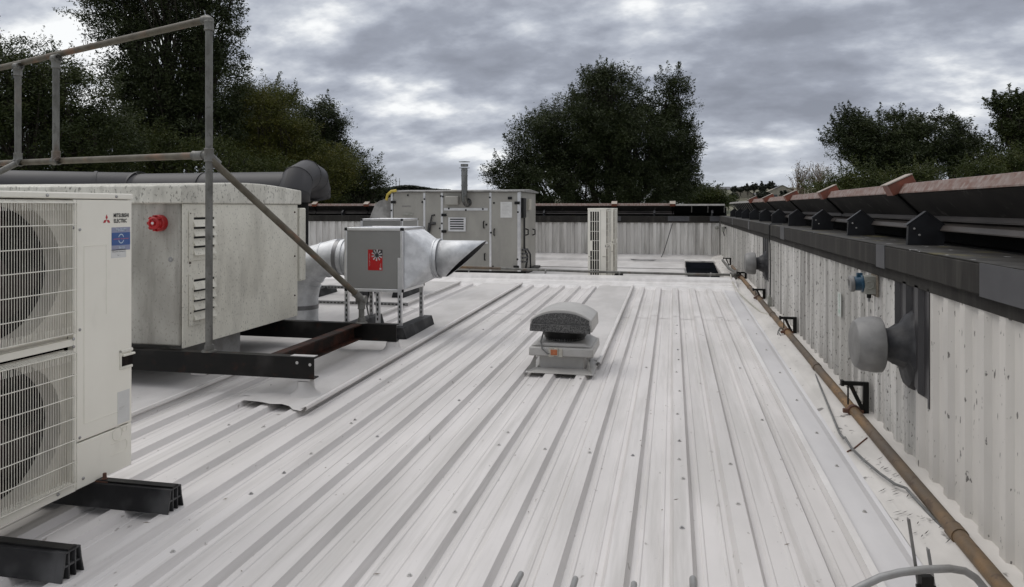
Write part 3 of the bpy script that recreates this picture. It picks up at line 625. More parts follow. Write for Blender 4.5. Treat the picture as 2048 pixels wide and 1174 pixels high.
# rubber feet
def foot_bar(x0, x1, y, zb, label, w=.11, h=.105, group=None):
    """runs along X, cellular end facing +X"""
    t = thing('rubber_foot', label, 'support foot', ((x0 + x1) / 2, y + w / 2, zb), group)
    P_ = [(y, zb), (y + .012, zb + h * .55), (y + .018, zb + h), (y + w - .018, zb + h), (y + w - .012, zb + h * .55), (y + w, zb)]
    m = MB(); m.prism(P_, 'x', x0, x1 - .03); m.build('body', 'rubber', t, bevel=.003)
    m = MB()     # end ribs forming the hollow cells
    m.prism([(y, zb), (y + .006, zb), (y + .018, zb + h * .55), (y + .024, zb + h), (y + .018, zb + h), (y + .012, zb + h * .55)], 'x', x1 - .031, x1)
    m.prism([(y + w - .006, zb), (y + w, zb), (y + w - .012, zb + h * .55), (y + w - .018, zb + h), (y + w - .024, zb + h), (y + w - .018, zb + h * .55)], 'x', x1 - .031, x1)
    m.box(x1 - .031, x1 - .001, y + .02, y + w - .02, zb + h - .006, zb + h - .0005)
    for q in (.36, .64): m.box(x1 - .031, x1 - .002, y + w * q - .003, y + w * q + .003, zb + .002, zb + h - .006)
    m.box(x1 - .031, x1 - .003, y + .012, y + w - .012, zb + h * .46, zb + h * .52)
    m.build('end_cells', 'rubber', t)
    m = MB(); m.box(x0, x1 - .002, y + .035, y + w - .035, zb + h - .001, zb + h + .008); m.build('channel', 'blackp', t)
    return t
foot_bar(-3.0, -2.20, 2.90, roofz(2.95) + .032, 'black rubber foot bar under far end of foreground outdoor unit', group='rubber feet under foreground unit')
foot_bar(-3.0, -2.19, 2.30, roofz(2.35) + .032, 'black rubber foot bar at bottom left corner, nearest the camera', group='rubber feet under foreground unit')
m = MB(); m.box(-2.62, -2.54, 2.93, 2.98, -1.268, -1.262); m.lathe((-2.575, 2.955, -1.262), (0, 0, 1), [(0, .014), (.006, .014), (.007, .009), (.03, .008), (.031, 0)], 8)
m.build('fixing_clamp', 'rustred', ac)
for yy in (13.12, 13.9, 14.75, 15.5):
    pass
foot_bar(-1.60, -1.02, 13.25, -1.44, 'black rubber foot under the nearer far outdoor unit', h=.09, group='rubber feet under far units')
foot_bar(-1.60, -1.00, 15.4, -1.44, 'black rubber foot under the rear far outdoor unit', h=.09, group='rubber feet under far units')

# ================================================================== WEATHERED ENCLOSURE
en = thing('plant_enclosure', 'weathered mouldy cream cabinet with louvred door and domed lid on black beams', 'plant cabinet', (-4.6, 5.7, -1.05))
EX, EY0, EY1, EZ0, EZ1 = -3.585, 4.87, 6.63, -1.045, .03
m = MB(); m.box(-5.8, EX - .006, EY0, EY1, EZ0 + .01, EZ1 + .02); m.build('body', 'grp', en, bevel=.012)
m = MB(); m.box(EX - .004, EX + .012, EY0 + .015, EY1 - .02, EZ0 - .01, EZ1 - .002); door = m.build('door', 'grpdoor', en, bevel=.004)
# domed lid
def lidz(y, t=1.0):
    q = (y - EY0 + .02) / (EY1 - EY0 + .04); return .165 + .045 * math.sin(math.pi * min(max(q, 0), 1)) * t
ys = [EY0 - .03 + (EY1 - EY0 + .06) * i / 10 for i in range(11)]
m = MB(); pr = [(y, EZ1 + .004) for y in (ys[0], ys[-1])]
poly = [(ys[0], EZ1)] + [(ys[-1], EZ1)] + [(y, lidz(y)) for y in ys[::-1]]
m.prism(poly, 'x', -5.85, EX + .028); m.build('lid', 'lid', en, bevel=.01)
# louvres
for (z0, z1) in (((-.03), -.405), ((-.505), -.90)):
    yA, yB = onX(374, 500, EX).y, onX(429, 500, EX).y
    m = MB(); m.box(EX + .0135, EX + .020, yA, yA + .055, z1, z0); m.box(EX + .0135, EX + .020, yB - .03, yB, z1, z0); m.box(EX + .0135, EX + .020, yA + .055, yB - .03, z0 - .045, z0); m.box(EX + .0135, EX + .020, yA + .055, yB - .03, z1, z1 + .04)
    fr = m.build('louvre', 'grpdoor', door, bevel=.002)
    m = MB(); m.box(EX + .0125, EX + .0145, yA + .05, yB - .025, z1 + .035, z0 - .04); m.build('louvre_void', 'blackp', door)
    n = 4
    for i in range(n):
        h = (z0 - z1 - .085) / n; zt = z0 - .045 - h * i
        m = MB(); m.add([(EX + .0150, yA + .05, zt - .018), (EX + .0150, yB - .025, zt - .018), (EX + .040, yB - .025, zt - h), (EX + .040, yA + .05, zt - h), (EX + .0150, yA + .05, zt - h), (EX + .0150, yB - .025, zt - h)], [(0, 1, 2, 3), (3, 2, 5, 4), (0, 3, 4), (1, 5, 2)]); m.build('slat', 'grpdoor', fr, smooth=False)
    for y in (yA + .012, yB - .012):
        for z in (z0 - .012, (z0 + z1) / 2, z1 + .012):
            m = MB(); m.lathe((EX + .019, y, z), (1, 0, 0), [(0, .004), (.003, .003), (.0031, 0)], 6); m.build('rivet', 'bolt', fr)
for y, z in ((4.96, -.045), (4.96, -.42), (4.96, -.80), (6.55, -.045), (6.55, -.47), (6.55, -.85)):
    m = MB(); m.lathe((EX + .010, y, z), (1, 0, 0), [(0, .010), (.004, .009), (.012, .005), (.0125, 0)], 8); m.build('bolt', 'steelrust', door)
m = MB(); m.box(EX - .05, EX + .028, EY1 + .002, EY1 + .12, -.72, -.005); m.build('side_housing', 'grpdoor', en, bevel=.012)
m = MB(); p = onY(341, 548, EY0); m.lathe((p.x, EY0 + .004, -.39), (0, -1, 0), [(0, .022), (.006, .02), (.007, .012), (.003, 0)], 10); m.build('latch', 'galvdull', en)
m = MB(); m.box(-4.12, -3.72, 5.45, 5.86, -1.40, -1.03); tag(m.build('duct_box', 'galvdull'), 'square galvanised duct dropping from underside of weathered cabinet to roof', 'duct')
# sounder
p = onY(319, 446, EY0)
sdr = thing('alarm_sounder', 'round red alarm sounder on the mouldy cabinet front', 'alarm', (p.x, EY0, p.z))
m = MB(); m.lathe((p.x + .012, EY0 - .001, p.z), (0, -1, 0), [(0, .062), (.045, .062), (.052, .055), (.052, 0)], 24); m.build('base', 'red', sdr)
m = MB(); m.lathe((p.x + .012, EY0 - .052, p.z), (0, -1, 0), [(0, .050), (.03, .047), (.036, .038), (.036, .030), (.030, .029), (.030, .018), (.040, .016), (.041, 0)], 24)
for k in range(8):
    a = R(45 * k); m.obox((p.x + .012 + .054 * math.cos(a), EY0 - .065, p.z + .054 * math.sin(a)), (.005 * math.cos(a), 0, .005 * math.sin(a)), (0, .014, 0), (-.010 * math.sin(a), 0, .010 * math.cos(a)))
m.build('horn', 'red', sdr)
m = MB(); m.lathe((p.x + .012, EY0 - .091, p.z), (0, -1, 0), [(0, .011), (.006, .009), (.007, 0)], 10); m.build('badge', 'paper', sdr)

# ================================================================== BLACK STEEL FRAME
fr = thing('support_frame', 'black steel channel frame carrying the weathered cabinet, ends splashed with white paint', 'steel frame', (-3.2, 5.6, -1.4))
def chan_x(x0, x1, y, zt, h=.155, w=.075, mt='steelblk', name='beam'):
    m = MB(); m.box(x0, x1, y, y + .010, zt - h + .0, zt); m.box(x0, x1, y + .0101, y + w, zt - .011, zt - .0005); m.box(x0, x1, y + .0101, y + w, zt - h + .0005, zt - h + .011)
    return m.build(name, mt, fr, bevel=.002)
b1 = chan_x(-5.9, -2.47, 4.80, -1.058); b2 = chan_x(-5.9, -2.45, 6.34, -1.064)
m = MB(); m.box(-2.865, -2.855, 4.885, 6.335, -1.205, -1.065); m.box(-2.854, -2.78, 4.885, 6.335, -1.078, -1.0655); m.box(-2.854, -2.78, 4.885, 6.335, -1.2045, -1.194); m.build('cross_beam', 'steelrust', fr)
m = MB(); m.box(-2.66, -2.475, 4.815, 4.872, -1.0575, -1.0545); m.build('paint_patch', 'roofflat', b1)
for x, z in ((-2.60, -1.195), (-2.53, -1.195)):
    m = MB(); m.lathe((x, 4.84, -1.2), (0, 0, 1), [(0, .013), (.01, .013), (.011, .007), (.03, .007), (.031, 0)], 6); m.build('bolt', 'steelblk', b1)
for x in (-2.60, -2.50):
    m = MB(); m.lathe((x, 4.801, -1.10 - (x + 2.6) * .1), (0, -1, 0), [(0, .012), (.002, .011), (.0021, 0)], 10); m.build('bolt_hole', 'roofflat', b1)
m = MB(); m.box(-3.46, -3.33, 4.815, 4.90, -1.228, -1.2135); m.box(-2.66, -2.50, 4.80, 4.90, -1.228, -1.2135); m.build('shim_plate', 'roofflat', fr)
for x, y in ((-2.56, 4.85), (-2.50, 6.38)):    # stub posts with flared sealed boots
    z0 = roofz(y) + .04
    hb_ = (-1.230 if y < 6 else -1.221) - z0 + .005; m = MB(); m.lathe((x, y, z0 - .005), (0, 0, 1), [(hb_ * a_, b_) for a_, b_ in ((0, .135), (.06, .115), (.16, .092), (.32, .074), (.55, .062), (.97, .055), (1, 0))], 20)
    m.v = [(a + random.uniform(-.006, .006), b + random.uniform(-.006, .006), c) for a, b, c in m.v]; m.build('sealed_boot', 'roofflat', fr)
m = MB(); p0 = Vector((-3.05, 6.40, -1.225)); m.tube([p0, p0 + Vector((0, 0, -.08))], .012, 8); m.tube([p0 + Vector((-.04, 0, -.01)), p0 + Vector((.04, 0, -.01))], .014, 8); m.build('hanger_bolt', 'steelblk', fr)
# flashing sheet around the near post, with its curled torn corner
m = MB(); vs = []; nx_, ny_ = 8, 8
for j in range(ny_ + 1):
    for i in range(nx_ + 1):
        a, b = i / nx_, j / ny_
        x = -2.92 + .53 * a; y0_ = 4.62 - .16 * a + (.05 if .62 < a < .8 else 0); y = y0_ + (5.4 - y0_) * b
        z = roofz(y) + .043 + (.012 * (1 - b) ** 5 * (math.sin(a * 3.6 + .2) ** 2 if a < .85 else .05))
        vs.append((x, y, z))
m.add(vs, [(j * (nx_ + 1) + i, j * (nx_ + 1) + i + 1, (j + 1) * (nx_ + 1) + i + 1, (j + 1) * (nx_ + 1) + i) for j in range(ny_) for i in range(nx_)]); m.build('torn_flashing', 'roofflat', building)

# ================================================================== HANDRAIL
A = Vector((-3.33, 4.845, 0)); rr_ = .0265
hrl = thing('guard_rail', 'tall weathered galvanised tube handrail frame with sloping brace beside cabinet', 'guard rail', (-3.33, 4.845, -1.06))
def atd(u, v, d): return ray(u, v) * d
PT, PM, PB = Vector((-3.33, 4.845, 1.385)), Vector((-3.33, 4.845, .385)), Vector((-3.33, 4.845, -1.058))
L1t, L1m = atd(112, 117, 6.32), atd(112, 322, 6.32)
L2t, L2m = atd(36, 133, 6.62), atd(36, 325, 6.62)
far_t, far_m = L2t + (L2t - L1t) * 4, L2m + (L2m - L1m) * 4
def rail(pts, name='rail', mt='tubeg', r=rr_): mm = MB(); mm.tube(pts, r, 16); return mm.build(name, mt, hrl)
rail([PB, PT - Vector((0, 0, .03))], 'post'); rail([PT, far_t], 'rail', 'tubegreen'); rail([PM, far_m], 'rail', 'tubegreen')
rail([L1m, L1t], 'post'); rail([L2m, L2t], 'post')
brace_end = Vector((-2.80, 6.37, -.845)); rail([PM + Vector((.01, .0, -.03)), brace_end], 'brace', 'tubegreen')
rail([L2m, L2m + Vector((-.35, -.55, -.42))], 'brace')
rail([brace_end, Vector((-2.80, 6.37, -1.065))], 'post')
def clamp(p, d, l=.06, r=.034, par=hrl):
    mm = MB(); d = Vector(d).normalized(); mm.lathe(Vector(p) - d * l, d, [(0, rr_), (0, r), (.004, r + .003), (.012, r), (2 * l - .012, r), (2 * l - .004, r + .003), (2 * l, r), (2 * l, rr_)], 16); return mm
dr = (far_t - PT).normalized(); dm = (far_m - PM).normalized(); db = (brace_end - PM).normalized()
mm = clamp(PT - Vector((0, 0, .05)), (0, 0, 1), .035); mm.tube([PT - Vector((0, 0, .03)), PT - Vector((0, 0, .004)) , PT + dr * .012, PT + dr * .06], .034, 16); mm.build('elbow_fitting', 'tubeg', hrl)
mm = clamp(PM, (0, 0, 1), .05); mm2 = clamp(PM + dm * .11, dm, .06); mm.add(mm2.v, mm2.f); mm.tube([PM, PM + dm * .06], .032, 14); mm.tube([PM, PM + db * .10], .03, 14); mm.build('tee_fitting', 'tubeg', hrl)
for p, q in ((L1t, dr), (L2t, dr), (L1m, dm), (L2m, dm)):
    mm = clamp(p, q, .038); s_ = -1 if p.z > 1 else 1; mm2 = clamp(p + Vector((0, 0, s_ * .05)), (0, 0, 1), .035); mm.add(mm2.v, mm2.f); mm.build('tee_fitting', 'tubeg', hrl)
mm = clamp(brace_end - db * .06, db, .05); mm2 = clamp(brace_end - Vector((0, 0, .05)), (0, 0, 1), .04); mm.add(mm2.v, mm2.f); mm.tube([brace_end - Vector((.045, 0, 0)), brace_end + Vector((.045, 0, 0))], .036, 14); mm.build('swivel_fitting', 'tubeg', hrl)
mm = MB(); mm.lathe((-3.33, 4.845, -1.058), (0, 0, 1), [(0, .055), (.010, .052), (.012, .036), (.05, .034), (.052, .027)], 18); mm.build('base_flange', 'tubeg', hrl)
mm = MB(); mm.lathe((-2.80, 6.37, -1.0645), (0, 0, 1), [(0, .055), (.010, .052), (.012, .036), (.05, .034), (.052, .027)], 18); mm.build('base_flange', 'tubeg', hrl)

# ================================================================== BIG GREY DUCTS BEHIND
def pd(u, v, d): return atd(u, v, d)
gd = thing('ventilation_duct', 'long glossy grey round duct running behind the cabinet roof', 'duct', (-6, 8, -1.4))
mm = MB(); mm.tube([(-4.45, 8.25, .20), (-5.6, 8.25, .20), (-6.75, 8.3, .20)], .235, 32); mm.build('duct_section', 'duct', gd)
mm = MB(); mm.tube([(-6.75, 8.3, .20), (-7.2, 8.0, .20), (-7.9, 7.4, .20), (-10.5, 6.2, .20)], .25, 32); mm.build('duct_section', 'duct', gd)
mm = MB()
for p, d, r_ in (((-4.6, 8.25, .20), (1, 0, 0), .243), ((-5.75, 8.25, .20), (1, 0, 0), .243), ((-6.72, 8.29, .20), (1, -.1, 0), .262), ((-7.15, 8.04, .20), (1, .7, 0), .262)):
    mm = MB(); mm.lathe(p, d, [(0, r_ - .01), (.0, r_), (.035, r_), (.035, r_ - .01)], 32); mm.build('joint_band', 'duct', gd)
for x in (-5.05, -6.95):
    mm = MB(); mm.box(x, x + .041, 7.94, 7.965, -1.4, .26)
    for k in range(30): mm.use(1).box(x + .014, x + .027, 7.937, 7.941, -1.2 + k * .05, -1.175 + k * .05)
    mm.build('slotted_support', ['galvdull', 'blackp'], gd)
gn = thing('gooseneck_vent', 'grey mitred gooseneck vent curving over behind the cabinet', 'vent', (-4.37, 8.0, -1.4))
pts = [(-4.37, 8.0, .06), (-4.37, 8.0, .17), (-4.375, 8.10, .33), (-4.40, 8.36, .40), (-4.44, 8.62, .36), (-4.49, 8.78, .22), (-4.5, 8.80, .13)]
mm = MB(); P3 = [Vector(p) for p in pts]; mm.tube(P3, .185, 28, False)
q = mm.build('elbow', 'duct', gn); 
so_ = q.modifiers.new('wall', 'SOLIDIFY'); so_.thickness = .006
mm = MB()
for i in range(1, 6): mm.tube([P3[i] - (P3[i + 1] - P3[i - 1]).normalized() * .006, P3[i] + (P3[i + 1] - P3[i - 1]).normalized() * .006], .188, 28, True)
for i in range(1, 6): nm_ = (P3[i + 1] - P3[i - 1]).normalized()
mm.build('seam_band', 'duct', gn)
mm = MB(); mm.tube([(-4.37, 8.0, -1.4), (-4.37, 8.0, .07)], .165, 28); mm.build('riser', 'ductgapdark', gn)

# ================================================================== DUCT FANS WITH GALVANISED DUCTWORK
FX0, FX1, FY0, FY1, FZ0, FZ1 = -3.28, -2.645, 7.03, 7.70, -.855, -.205
def fan_box(label):
    t = thing('duct_fan', label, 'duct fan', ((FX0 + FX1) / 2, (FY0 + FY1) / 2, roofz(7.3) + .04), 'boxed duct fans on slotted legs')
    e = .03
    m = MB(); m.box(FX0 + e - .004, FX1 - e + .004, FY0 + .006, FY1 - .006, FZ0 + e - .004, FZ1 - .012); m.box(FX0 + .006, FX1 - .006, FY0 + e, FY1 - e, FZ0 + e - .004, FZ1 - .013); m.build('panel', 'panel', t, smooth=False)
    m = MB()
    for x in (FX0, FX1 - e):
        for y in (FY0, FY1 - e): m.box(x, x + e, y, y + e, FZ0 + e, FZ1 - e)
    for z in (FZ0, FZ1 - e):
        for y in (FY0, FY1 - e): m.box(FX0 + e, FX1 - e, y, y + e, z, z + e)
        for x in (FX0, FX1 - e): m.box(x, x + e, FY0 + e, FY1 - e, z, z + e)
    m.box(FX0 + e, FX1 - e, FY0 + e, FY1 - e, FZ1 - .012, FZ1 - .004)
    m.build('frame', 'alu', t, bevel=.006)
    for x in (FX0 - .001, FX1 - e - .003):
        for y in (FY0 - .001, FY1 - e - .003):
            for z in (FZ0 - .001, FZ1 - e - .003):
                m = MB(); m.box(x, x + e + .004, y, y + e + .004, z, z + e + .004); m.build('corner_cap', 'blackp', t, bevel=.007)
    for x, y in ((FX0 + .005, FY0 - .004), (FX1 - .055, FY0 - .004), (FX0 + .30, FY0 + .1), (FX1 - .05, FY1 - .04), (FX0 + .005, FY1 - .04)):
        zb = roofz(y) + .15
        m = MB(); m.box(x, x + .041, y, y + .004, zb, FZ0 - .001 if y > FY0 else FZ0 + (.35 if x > FX0 + .2 else 0)); m.box(x, x + .004, y + .004, y + .035, zb, FZ0 - .001); m.box(x + .037, x + .041, y + .004, y + .035, zb, FZ0 - .001)
        k = zb + .03; m.use(1)
        while k < FZ0 - .05: m.box(x + .014, x + .027, y - .0015, y + .001, k, k + .028); k += .05
        m.build('slotted_leg', ['alu', 'blackp'], t)
    return t
df = fan_box('silver framed grey duct fan box with red fan label, outlet cowl to its right')
# red label
a, b = onY(736, 499, FY0 + .006), onY(765, 541, FY0 + .006)
m = MB(); yy = FY0 + .0055; w_, h_ = b.x - a.x, a.z - b.z
m.box(a.x, b.x, yy - .001, yy, b.z, a.z)
cxx, czz = a.x + w_ * .62, a.z - h_ * .27
m.use(3).prism([(a.x + w_ * .3, a.z - .001), (b.x, a.z - .001), (b.x, a.z - h_ * .3), (a.x + w_ * .5, a.z - h_ * .45)], 'y', yy - .0018, yy - .001)
m.use(1)
for k in range(10):
    q = R(36 * k + 10); d = Vector((math.cos(q), 0, math.sin(q))); p_ = Vector((-d.z, 0, d.x)); c_ = Vector((cxx, yy - .0022, czz)); r1, r2 = w_ * .13, w_ * .37
    m.add([c_ + d * r1 - p_ * .002, c_ + d * r2 - p_ * .004, c_ + d * r2 + p_ * .012, c_ + d * r1 + p_ * .005], [(0, 1, 2, 3)])
m.use(2).lathe((cxx, yy - .001, czz), (0, -1, 0), [(0, w_ * .14), (.002, w_ * .13), (.0022, 0)], 14)
m.use(1).text("multibox inline fan", .013, (a.x + w_ * .12, yy - .0016, a.z - h_ * .5), (0, 0, -1), (1, 0, 0), h_ * .6).text("elta", .018, (a.x + w_ * .86, yy - .0016, b.z + h_ * .24), (0, 0, 1), (-1, 0, 0), h_ * .17)
m.box(a.x + w_ * .80, a.x + w_ * .93, yy - .0016, yy - .001, b.z + h_ * .035, b.z + h_ * .125)
m.build('label', ['redlabel', 'silver', 'ink', 'ink'], df, smooth=False)
cyc, czc = (FY0 + FY1) / 2, (FZ0 + FZ1) / 2
# square to round transition + cowl
m = MB(); rd = .197; hs_ = .298
cor = [(hs_, hs_), (-hs_, hs_), (-hs_, -hs_), (hs_, -hs_)]
for k in range(4):
    a_, b_ = cor[k], cor[(k + 1) % 4]; K = 10
    arc = [(-2.40, cyc + rd * math.cos(R(90 * k + 90 * i / K)), czc + rd * math.sin(R(90 * k + 90 * i / K))) for i in range(K + 1)]
    m.add([(FX1 - .001, cyc + a_[0], czc + a_[1])] + arc, [(0, i + 1, i + 2) for i in range(K)])
    m.add([(FX1 - .001, cyc + a_[0], czc + a_[1]), (FX1 - .001, cyc + b_[0], czc + b_[1]), arc[-1]], [(0, 1, 2)])
m.build('transition', 'galv', df, smooth=False); m = MB()
m.lathe((-2.41, cyc, czc), (1, 0, 0), [(0, rd), (.0, rd + .008), (.015, rd + .010), (.018, rd + .002), (.035, rd + .002), (.038, rd + .010), (.055, rd + .010), (.057, rd)], 32)
m.build('collar', 'galv', df)
m = MB(); n = 40; vs = []
for k in (0, 1):
    for j in range(n):
        q = 2 * math.pi * j / n; z_ = math.sin(q) * .190; x_ = -2.37 if k == 0 else (-2.08 + (z_ / .190) * .21); vs.append((x_, cyc + .190 * math.cos(q), czc + z_))
m.add(vs, [(j, (j + 1) % n, n + (j + 1) % n, n + j) for j in range(n)])
liner = MB(); liner.add([(x_ - .003 * (1 if i >= n else -1), cyc + (y_ - cyc) * .972, czc + (z_ - czc) * .972) for i, (x_, y_, z_) in enumerate(vs)], [(j, (j + 1) % n, n + (j + 1) % n, n + j) for j in range(n)] + [tuple(range(n))])  # dark inner shell added; its colour stands for the shade inside the cowl
o = m.build('outlet_cowl', 'galv', df); liner.build('cowl_shade_lining', 'duct', o); md = o.modifiers.new('wall', 'SOLIDIFY'); md.thickness = .004
# inlet elbow
ed = thing('duct_elbow', 'galvanised round duct bending up from the roof into the near fan box', 'duct', (-3.97, 7.37, roofz(7.4)))
m = MB(); m.tube([(-3.30, cyc, czc), (-3.52, cyc, czc), (-3.76, cyc, czc - .06), (-3.90, cyc, czc - .21), (-3.95, cyc, czc - .44), (-3.95, cyc, roofz(7.4) + .03)], .192, 36); m.build('elbow', 'galv', ed)
for x in (-3.33, -3.37, -3.42): m = MB(); m.lathe((x, cyc, czc), (1, 0, 0), [(0, .192), (.004, .203), (.018, .203), (.022, .192)], 36); m.build('seam_ring', 'galv', ed)
for p_, q_, r_ in (((-3.64, cyc, czc - .03), (-3.652, cyc, czc - .033), .196), ((-3.835, cyc, czc - .135), (-3.845, cyc, czc - .145), .199), ((-3.915, cyc, czc - .275), (-3.918, cyc, czc - .287), .197), ((-3.95, cyc, czc - .452), (-3.95, cyc, czc - .458), .196), ((-3.95, cyc, czc - .70), (-3.95, cyc, czc - .706), .196)):
    m = MB(); m.tube([p_, q_], r_, 36); m.build('seam_ring', 'galv', ed)
m = MB(); m.lathe((-3.50, cyc, czc), (1, 0, 0), [(0, .193), (0, .1945), (.045, .1945), (.045, .193)], 36); m.build('tape_band', 'foil', ed); m = MB(); m.lathe((-3.95, cyc, czc - .52), (0, 0, -1), [(0, .193), (0, .1945), (.045, .1945), (.045, .193)], 36); m.build('tape_band', 'foil', ed)
df2 = thing('duct_fan', 'silver framed duct fan box partly hidden behind the one with red label', 'duct fan', (0, 0, 0), 'boxed duct fans on slotted legs')
bpy.data.objects.remove(df2)
df2 = df.copy(); COL.objects.link(df2); df2['label'] = 'silver framed duct fan box partly hidden behind the one with red label'
for ch in [x for x in bpy.data.objects if x.parent == df]:
    if ch.name.split('.')[0] in ('panel', 'frame', 'corner_cap', 'slotted_leg'): c = ch.copy(); COL.objects.link(c); c.parent = df2
df2.location = df.location + Vector((-1.08, 2.85, .045))
# rubber wedge feet and floor struts
def wedge_foot(x, y0, y1, label, w=.18, h=.11, rot=False):
    t = None; z = roofz((y0 + y1) / 2) + .034
    m = MB()
    if not rot: m.prism([(x - w / 2, z), (x + w / 2, z), (x + w * .32, z + h), (x - w * .32, z + h)], 'y', y0, y1)
    else: m.prism([(y0 - w / 2, z), (y0 + w / 2, z), (y0 + w * .32, z + h), (y0 - w * .32, z + h)], 'x', x, y1)
    return tag(m.build('rubber_foot', 'rubber', bevel=.006), label, 'support foot', 'rubber feet under the duct fans')
wedge_foot(-2.66, 6.92, 7.82, 'black wedge rubber foot under right legs of near duct fan')
wedge_foot(-3.25, 6.92, 7.82, 'black wedge rubber foot under left legs of near duct fan')
wedge_foot(-3.75, 9.75, 10.6, 'black wedge rubber foot below the rear duct fan, right side')
wedge_foot(-4.33, 9.75, 10.6, 'black wedge rubber foot below the rear duct fan, middle')
wedge_foot(-4.95, 9.5, 10.2, 'black wedge rubber foot left of the rear duct fan, behind elbow duct')
for (xa, xb, y, z, lb) in ((-5.2, -3.3, 8.95, -1.26, 'slotted steel strut lying across the roof behind elbow duct'), (-5.4, -4.3, 9.9, -1.17, 'slotted steel strut in front of rear duct fan')):
    m = MB(); m.box(xa, xb, y, y + .004, z, z + .041); m.box(xa, xb, y + .004, y + .04, z + .037, z + .041); m.use(1); k = xa + .03
    while k < xb - .05: m.box(k, k + .028, y - .0015, y + .001, z + .013, z + .027); k += .05
    tag(m.build('slotted_strut', ['galvdull', 'blackp']), lb, 'metal strut', 'slotted struts on the roof')
m = MB(); m.tube([(-3.04, 7.1, -.86), (-3.02, 7.0, -1.0), (-2.93, 6.85, -1.10), (-3.05, 6.75, -1.20), (-3.1, 6.7, roofz(6.7) + .06)], .009, 8)
tag(m.build('power_cable', 'blackcable'), 'thin dark cable hanging under the near duct fan box', 'cable')

# ================================================================== ROOF COWL FAN
cw = thing('roof_cowl', 'squat grey roof extractor with domed speckled hood standing mid roof', 'roof ventilator', (-.885, 6.1, roofz(6.1)))
cx0, cyn = -.885, 5.93; rz = roofz(6.1)
Wd = .255
m = MB(); m.box(cx0 - .21, cx0 + .21, cyn + .06, cyn + .48, rz + .0, rz + .20); m.build('kerb', 'hood', cw, bevel=.006)
m = MB(); z = rz + .038    # flashing skirt, dressed over the ribs
m.add([(cx0 - .31, cyn - .10, z), (cx0 + .31, cyn - .10, z), (cx0 + .31, cyn + .62, z + .003), (cx0 - .31, cyn + .62, z + .003), (cx0 - .225, cyn + .045, z + .02), (cx0 + .225, cyn + .045, z + .02), (cx0 + .225, cyn + .50, z + .02), (cx0 - .225, cyn + .50, z + .02)],
      [(0, 1, 5, 4), (1, 2, 6, 5), (2, 3, 7, 6), (3, 0, 4, 7)])
m.build('skirt', 'hood', cw, smooth=False)
m = MB()
for s_ in (-1, 1): m.add([(cx0 + s_ * .24, cyn + .04, z + .02), (cx0 + s_ * .30, cyn - .08, z + .004), (cx0 + s_ * .235, cyn + .05, z + .17)], [(0, 1, 2)])
m.build('gusset', 'hood', cw, smooth=False)
m = MB(); m.prism([(cx0 - .30, rz + .175), (cx0 + .30, rz + .175), (cx0 + .295, rz + .262), (cx0 - .295, rz + .262)], 'y', cyn + .0, cyn + .56); m.prism([(cx0 - .285, rz + .2625), (cx0 + .285, rz + .2625), (cx0 + .21, rz + .30), (cx0 - .21, rz + .30)], 'y', cyn + .03, cyn + .53); m.build('tray', 'hood', cw, bevel=.012)
m = MB(); m.lathe((cx0, cyn + .27, rz + .30), (0, 0, 1), [(0, .175), (.04, .205), (.115, .235), (.12, .0)], 28); m.build('throat', 'blackp', cw)
m = MB()
for k in range(48):
    q = 2 * math.pi * k / 48; m.tube([(cx0 + .182 * math.cos(q), cyn + .27 + .182 * math.sin(q), rz + .30), (cx0 + .235 * math.cos(q), cyn + .27 + .235 * math.sin(q), rz + .42)], .0018, 4, False)
for k in range(9):
    r_ = .184 + .0058 * k; m.tube([(cx0 + r_ * math.cos(R(a_)), cyn + .27 + r_ * math.sin(R(a_)), rz + .305 + .0135 * k) for a_ in range(0, 361, 12)], .0016, 4, False)
m.build('mesh_guard', 'galvdull', cw)
# hood: barrel-top with speckled ends
def hp(x, t):
    return .098 * (1 - (abs(x) / .285) ** 2.4) * t
zb = rz + .415
xs = [-.285 + .57 * i / 20 for i in range(21)]
poly = [(cx0 - .292, zb), (cx0 + .292, zb)] + [(cx0 + x, zb + .115 + hp(x, 1)) for x in xs[::-1]]
m = MB(); m.prism(poly, 'y', cyn + .015, cyn + .525); m.build('hood', 'hood', cw, bevel=.01)
xs2 = [-.262 + .524 * i / 20 for i in range(21)]
m = MB(); poly = [(cx0 - .275, zb + .075), (cx0 + .262, zb + .07)] + [(cx0 + x, zb + .098 + hp(x, .93) * .92) for x in xs2[::-1]]; m.prism(poly, 'y', cyn + .008, cyn + .0148); m.build('end_panel', 'speckle', cw, bevel=.002)
m = MB(); m.prism([(cx0 - .288, zb + .002), (cx0 + .275, zb - .012), (cx0 + .270, zb + .066), (cx0 - .282, zb + .072)], 'y', cyn - .006, cyn + .0145); m.build('end_panel', 'speckle', cw, bevel=.004)
m = MB(); m.box(cx0 - .055, cx0 - .02, cyn - .03, cyn - .0005, rz + .19, rz + .265); m.box(cx0 - .11, cx0 - .0555, cyn - .012, cyn - .0005, rz + .175, rz + .262); m.box(cx0 - .0195, cx0 + .02, cyn - .012, cyn - .0005, rz + .175, rz + .255); sw = m.build('isolator_switch', 'cream', cw, bevel=.003)
m = MB(); m.box(cx0 - .085, cx0 - .025, cyn - .042, cyn - .0305, rz + .198, rz + .25); m.box(cx0 - .06, cx0 - .035, cyn - .05, cyn - .0425, rz + .205, rz + .225); m.build('switch_face', 'terr', sw, bevel=.003)
m = MB(); m.tube([(cx0 - .17, cyn + .07, rz + .40), (cx0 - .19, cyn + .03, rz + .31), (cx0 - .17, cyn - .01, rz + .25), (cx0 - .12, cyn - .012, rz + .205), (cx0 - .10, cyn - .01, rz + .205)], .007, 7); m.build('cable', 'cable', cw)
